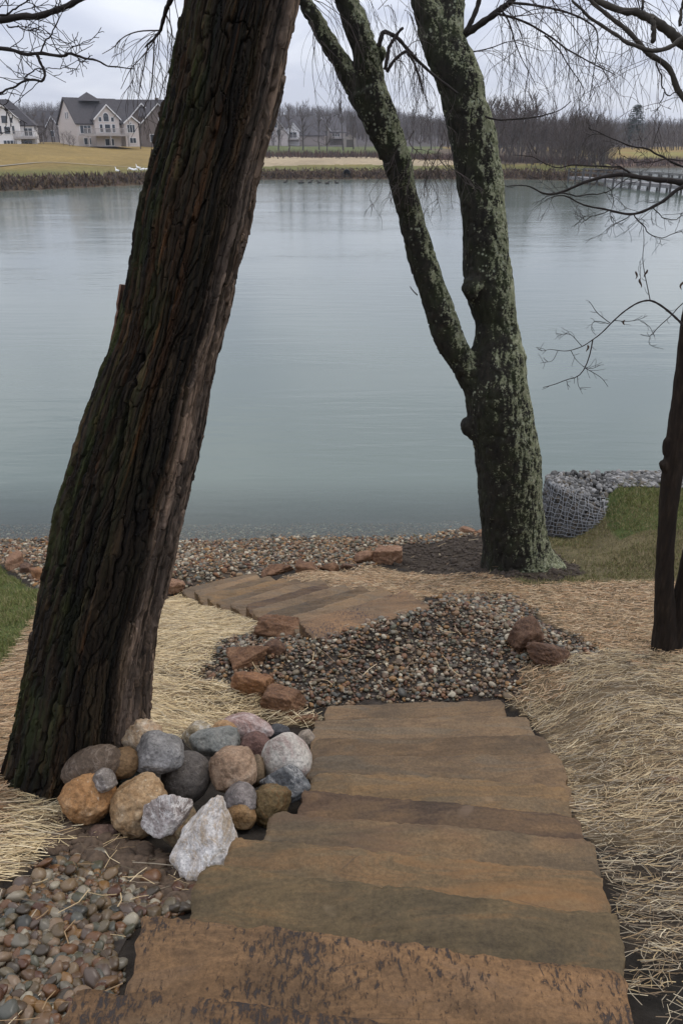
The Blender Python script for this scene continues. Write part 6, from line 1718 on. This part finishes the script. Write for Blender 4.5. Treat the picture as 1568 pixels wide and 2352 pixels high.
for i, (u, Y, v1) in enumerate([(1406, 300, 268), (1436, 330, 262), (1442, 300, 272), (1480, 300, 276), (1492, 310, 264), (1500, 290, 300), (1526, 300, 268), (1550, 300, 272), (1566, 320, 270)]):
    p = ground_at(u, Y); plant_tree(p, max(6, at_y(u, v1, Y)[2] - p[2]), PROT[i % 6], ORD[i] + ' tall bare tree from the left beyond the arm of the lake', 'tall bare trees beyond the arm of the lake', r_.uniform(0, 6))
# one evergreen in the wood on the right
p = ground_at(1450, 300)
ev = thing('evergreen_tree', 'single dark evergreen in the bare wood beyond the arm of the lake', 'tree', p.tolist())
b_ = MB(); b_.tube([p, p + [0, 0, 12.5]], [0.3, 0.05], 6); b_.build('trunk', M_FTRUNK, ev)
b_ = MB(); rr = np.random.RandomState(4)
for i in range(900):
    z = rr.uniform(3, 13.0); a = rr.uniform(0, 6.28); L = (16 - z) * 0.42 * rr.uniform(0.3, 1)
    c_ = p + [math.cos(a) * L, math.sin(a) * L, z - L * .3]; d_ = np.array([math.cos(a), math.sin(a), -.3]) * .7; s_ = np.array([-math.sin(a), math.cos(a), 0]) * .6
    b_.add([c_ - s_, c_ + s_, c_ + d_], None, [(0, 1, 2)])
b_.build('crown', plain('evergreen_needles', (0.022, 0.038, 0.026), 0.9), ev)
# the far wood: one mass of stems and twigs over the hills
rr = np.random.RandomState(91)
n = 15000
fy = 215 + 560 * rr.rand(n) ** 1.15; fxx = (rr.rand(n) * 2 - 1) * (60 + 0.56 * fy)
dd_ = fy - far_shore(fxx)
ok = (dd_ > np.where(fxx < -15, 135, np.where(fxx < 26, 168, np.where(fxx < 50, 95, 60))))
uu_ = CX_ + F_ * fxx / (fy * CP)
ok &= ~((np.abs(uu_ - 1430) < 55) & (fy < 262))
fxx, fy = fxx[ok], fy[ok]; n = len(fy)
fz = H(fxx, fy); hh = rr.uniform(5.5, 9.6, n) * np.where(fy < 330, 0.95, 1.05)
V_, T_ = [], []
NS = 24
base = np.stack([fxx, fy, fz - .2], 1)
for s_ in range(NS):
    if s_ == 0:
        a0 = base; a1 = base + np.stack([rr.normal(0, .4, n), rr.normal(0, .4, n), hh * .9], 1); w_ = 0.016 * hh
    else:
        zf = rr.uniform(0.15, 0.88, n); an = rr.uniform(0, 6.28, n); L = hh * (1.05 - zf) * rr.uniform(0.25, 0.55, n)
        a0 = base + np.stack([rr.normal(0, .3, n), rr.normal(0, .3, n), hh * zf], 1)
        a1 = a0 + np.stack([np.cos(an) * L * .65, np.sin(an) * L * .65, L * rr.uniform(.5, 1.0, n)], 1); w_ = 0.0062 * hh * rr.uniform(.6, 1.4, n)
    sd_ = np.stack([w_, np.zeros(n), np.zeros(n)], 1)
    V_.append(np.stack([a0 - sd_, a0 + sd_, a1], 1).reshape(-1, 3))
V_ = np.vstack(V_)
M_WOOD = straw_mat('far_wood', [(0.080, 0.064, 0.056), (0.066, 0.054, 0.050), (0.096, 0.077, 0.066), (0.073, 0.060, 0.054), (0.12, 0.098, 0.082)])
tag(mesh_obj('far_wood', V_, np.arange(len(V_)).reshape(-1, 3), M_WOOD, None, False), 'bare winter wood covering the hills beyond the lake', 'wood', kind='stuff')

# ------------------------------------------------------------------ boardwalk, birds, small things on the far side
A = np.array([31.4, 120.0]); B = np.array([39.5, 70.0])
bw = thing('boardwalk', 'long wooden boardwalk with railings crossing the water at the right edge', 'bridge', (A[0], A[1], 0.0))
M_BW = plain('weathered_boards', (0.20, 0.195, 0.19), 0.85, 0.2, 2); M_BWD = plain('dark_timber', (0.10, 0.095, 0.09), 0.85, 0.25, 3)
dv = (B - A) / np.linalg.norm(B - A); nv = np.array([-dv[1], dv[0]]); Lb = np.linalg.norm(B - A)
xfb = lambda V: np.stack([A[0] + V[:, 0] * dv[0] + V[:, 1] * nv[0], A[1] + V[:, 0] * dv[1] + V[:, 1] * nv[1], V[:, 2]], 1)
b_ = MB(); b_.box(0, Lb, -0.9, 0.9, 0.62, 0.74); b_.build('deck', M_BW, bw, False, xfb)
for s_ in (-0.95, 0.95):
    b_ = MB(); b_.box(0, Lb, s_ - .05, s_ + .05, 0.40, 0.62); b_.build('beam', M_BW, bw, False, xfb)
    b_ = MB(); b_.box(0, Lb, s_ - .08, s_ + .08, 1.72, 1.80); b_.build('handrail', M_BWD, bw, False, xfb)
    b_ = MB(); b_.box(0, Lb, s_ - .03, s_ + .03, 1.25, 1.35); b_.build('rail', M_BWD, bw, False, xfb)
me = None
for q in np.arange(0, Lb, 2.2):
    for s_ in (-0.95, 0.95):
        if me is None:
            b_ = MB(); b_.box(-.09, .09, -.09, .09, -1.2, 1.72); o = b_.build('post', M_BWD, None); me = o.data; bpy.data.objects.remove(o)
        o = bpy.data.objects.new('post', me); COL.objects.link(o); o.parent = bw
        w_ = xfb(np.array([[q, s_ * 1.12, 0.0]]))[0] - np.array([A[0], A[1], 0]); o.location = w_.tolist()

M_GOOSE = plain('white_feathers', (0.82, 0.81, 0.79), 0.8, 0.04); M_BILL = plain('orange_bill', (0.6, 0.22, 0.04), 0.6)
def goose(p, rz, up, label):
    t = thing('goose', label, 'goose', p.tolist(), 'white geese on the far lawn')
    c, s = math.cos(rz), math.sin(rz)
    xf = lambda V: np.stack([V[:, 0] * c - V[:, 1] * s, V[:, 0] * s + V[:, 1] * c, V[:, 2]], 1) * 0.80 + p
    b_ = MB()
    b_.tube(catmull([(-0.45, 0, 0.40), (-0.30, 0, 0.34), (0, 0, 0.32), (0.22, 0, 0.38), (0.32, 0, 0.46)] + ([(0.36, 0, 0.62), (0.38, 0, 0.78), (0.44, 0, 0.84), (0.52, 0, 0.83)] if up else [(0.42, 0, 0.44), (0.52, 0, 0.34), (0.58, 0, 0.24), (0.64, 0, 0.18)]), 20),
            np.interp(np.linspace(0, 1, 20), [0, 0.12, 0.30, 0.45, 0.56, 0.75, 0.88, 1], [0.02, 0.11, 0.19, 0.16, 0.08, 0.045, 0.06, 0.03]), 10)
    b_.build('body', M_GOOSE, t, True, xf)
    e = np.array((0.53, 0, 0.825) if up else (0.65, 0, 0.17))
    b2_ = MB(); b2_.tube([e, e + [0.10, 0, -0.02]], [0.028, 0.008], 6); b2_.build('bill', M_BILL, t, True, xf)
    for s2 in (-.07, .07):
        b2_ = MB(); b2_.tube([(0.02, s2, 0.24), (0.02, s2, 0.02), (0.10, s2, 0.01)], 0.018, 5); b2_.build('leg', M_BILL, t, True, xf)
for (u, v, rz, up, lab) in [(271, 397, 2.6, 1, 'white goose with raised neck standing apart, farthest left on the far lawn'), (302, 393, 3.0, 0, 'white grazing goose, left of the close pair in the middle of the flock'), (309, 395, 0.2, 0, 'white grazing goose, right of the close pair in the middle of the flock'),
                            (319, 390, 2.8, 1, 'white goose with upright neck, farthest up the lawn among the flock'), (327, 394, 0.3, 0, 'white goose just below and right of the upright one'), (340, 393, 0.1, 0, 'white goose farthest right, next to the leaning trunk')]:
    goose(gpf(u, v), rz, up, lab)
M_DUCK = plain('dark_feathers', (0.045, 0.038, 0.034), 0.8)
for (u, v, rz) in [(689, 421, 0.3), (693, 420.4, 2.9), (712, 420, 0.2), (733, 420.6, 3.0), (751, 422.4, 0.1), (773, 421, 2.7), (655, 419.5, 0.4)]:
    d = ray(u, v); p = np.array([0, 0, EYE]) + d * (-EYE / d[2])
    c, s = math.cos(rz), math.sin(rz)
    b_ = MB(); b_.tube(catmull([(-0.26, 0, 0.10), (-0.12, 0, 0.06), (0.06, 0, 0.06), (0.16, 0, 0.14), (0.18, 0, 0.24), (0.25, 0, 0.27), (0.33, 0, 0.25)], 14), np.interp(np.linspace(0, 1, 14), [0, 0.2, 0.4, 0.55, 0.75, 0.9, 1], [0.02, 0.11, 0.12, 0.06, 0.05, 0.05, 0.01]), 8)
    o = b_.build('duck', M_DUCK, None, True, lambda V: np.stack([V[:, 0] * c - V[:, 1] * s, V[:, 0] * s + V[:, 1] * c, V[:, 2]], 1) * 1.2 + p)
    center_origin(o, p); tag(o, 'small dark duck swimming near the far bank', 'duck', 'dark ducks swimming near the far bank')
# dark mouth of a drain in the far bank
p = gpf(796, 403); p[2] += 0.35
dp_ = thing('drain_pipe', 'small dark round drain opening in the brown far bank', 'pipe', p.tolist())
b_ = MB(); a = np.linspace(0, 2 * math.pi, 17)[:-1]
ring = lambda r0, y: np.stack([np.cos(a) * r0 + p[0], np.full(16, p[1] + y), np.sin(a) * r0 + p[2]], 1)
Vr = np.vstack([ring(0.52, -0.7), ring(0.44, -0.7), ring(0.44, 0.6), ring(0.52, 0.6)])
j = np.arange(16); jn = (j + 1) % 16
b_.add(Vr, np.vstack([np.stack([j + o1, jn + o1, jn + o2, j + o2], 1) for o1, o2 in ((0, 16), (16, 32), (48, 0))]))
b_.build('rim', plain('dark_pipe', (0.045, 0.045, 0.045), 0.8), dp_, True)
b_ = MB(); b_.add(np.vstack([ring(0.44, 0.2), [[p[0], p[1] + 0.2, p[2]]]]), None, np.stack([j, jn, np.full(16, 16)], 1)); b_.build('opening', plain('pipe_inside', (0.012, 0.012, 0.012), 0.95), dp_)

# ------------------------------------------------------------------ damp winter air
hb = MB(); hb.box(-1700, 1700, -80, 2800, -4.0, 75.0)
k = bpy.data.materials.new('damp_air'); k.use_nodes = True
k.node_tree.nodes.clear()
ho = k.node_tree.nodes.new('ShaderNodeOutputMaterial'); pv = k.node_tree.nodes.new('ShaderNodeVolumePrincipled')
pv.inputs['Color'].default_value = (0.80, 0.84, 0.92, 1); pv.inputs['Density'].default_value = 0.00024; pv.inputs['Anisotropy'].default_value = 0.2
k.node_tree.links.new(pv.outputs[0], ho.inputs['Volume'])
tag(hb.build('haze', k), kind='stuff')
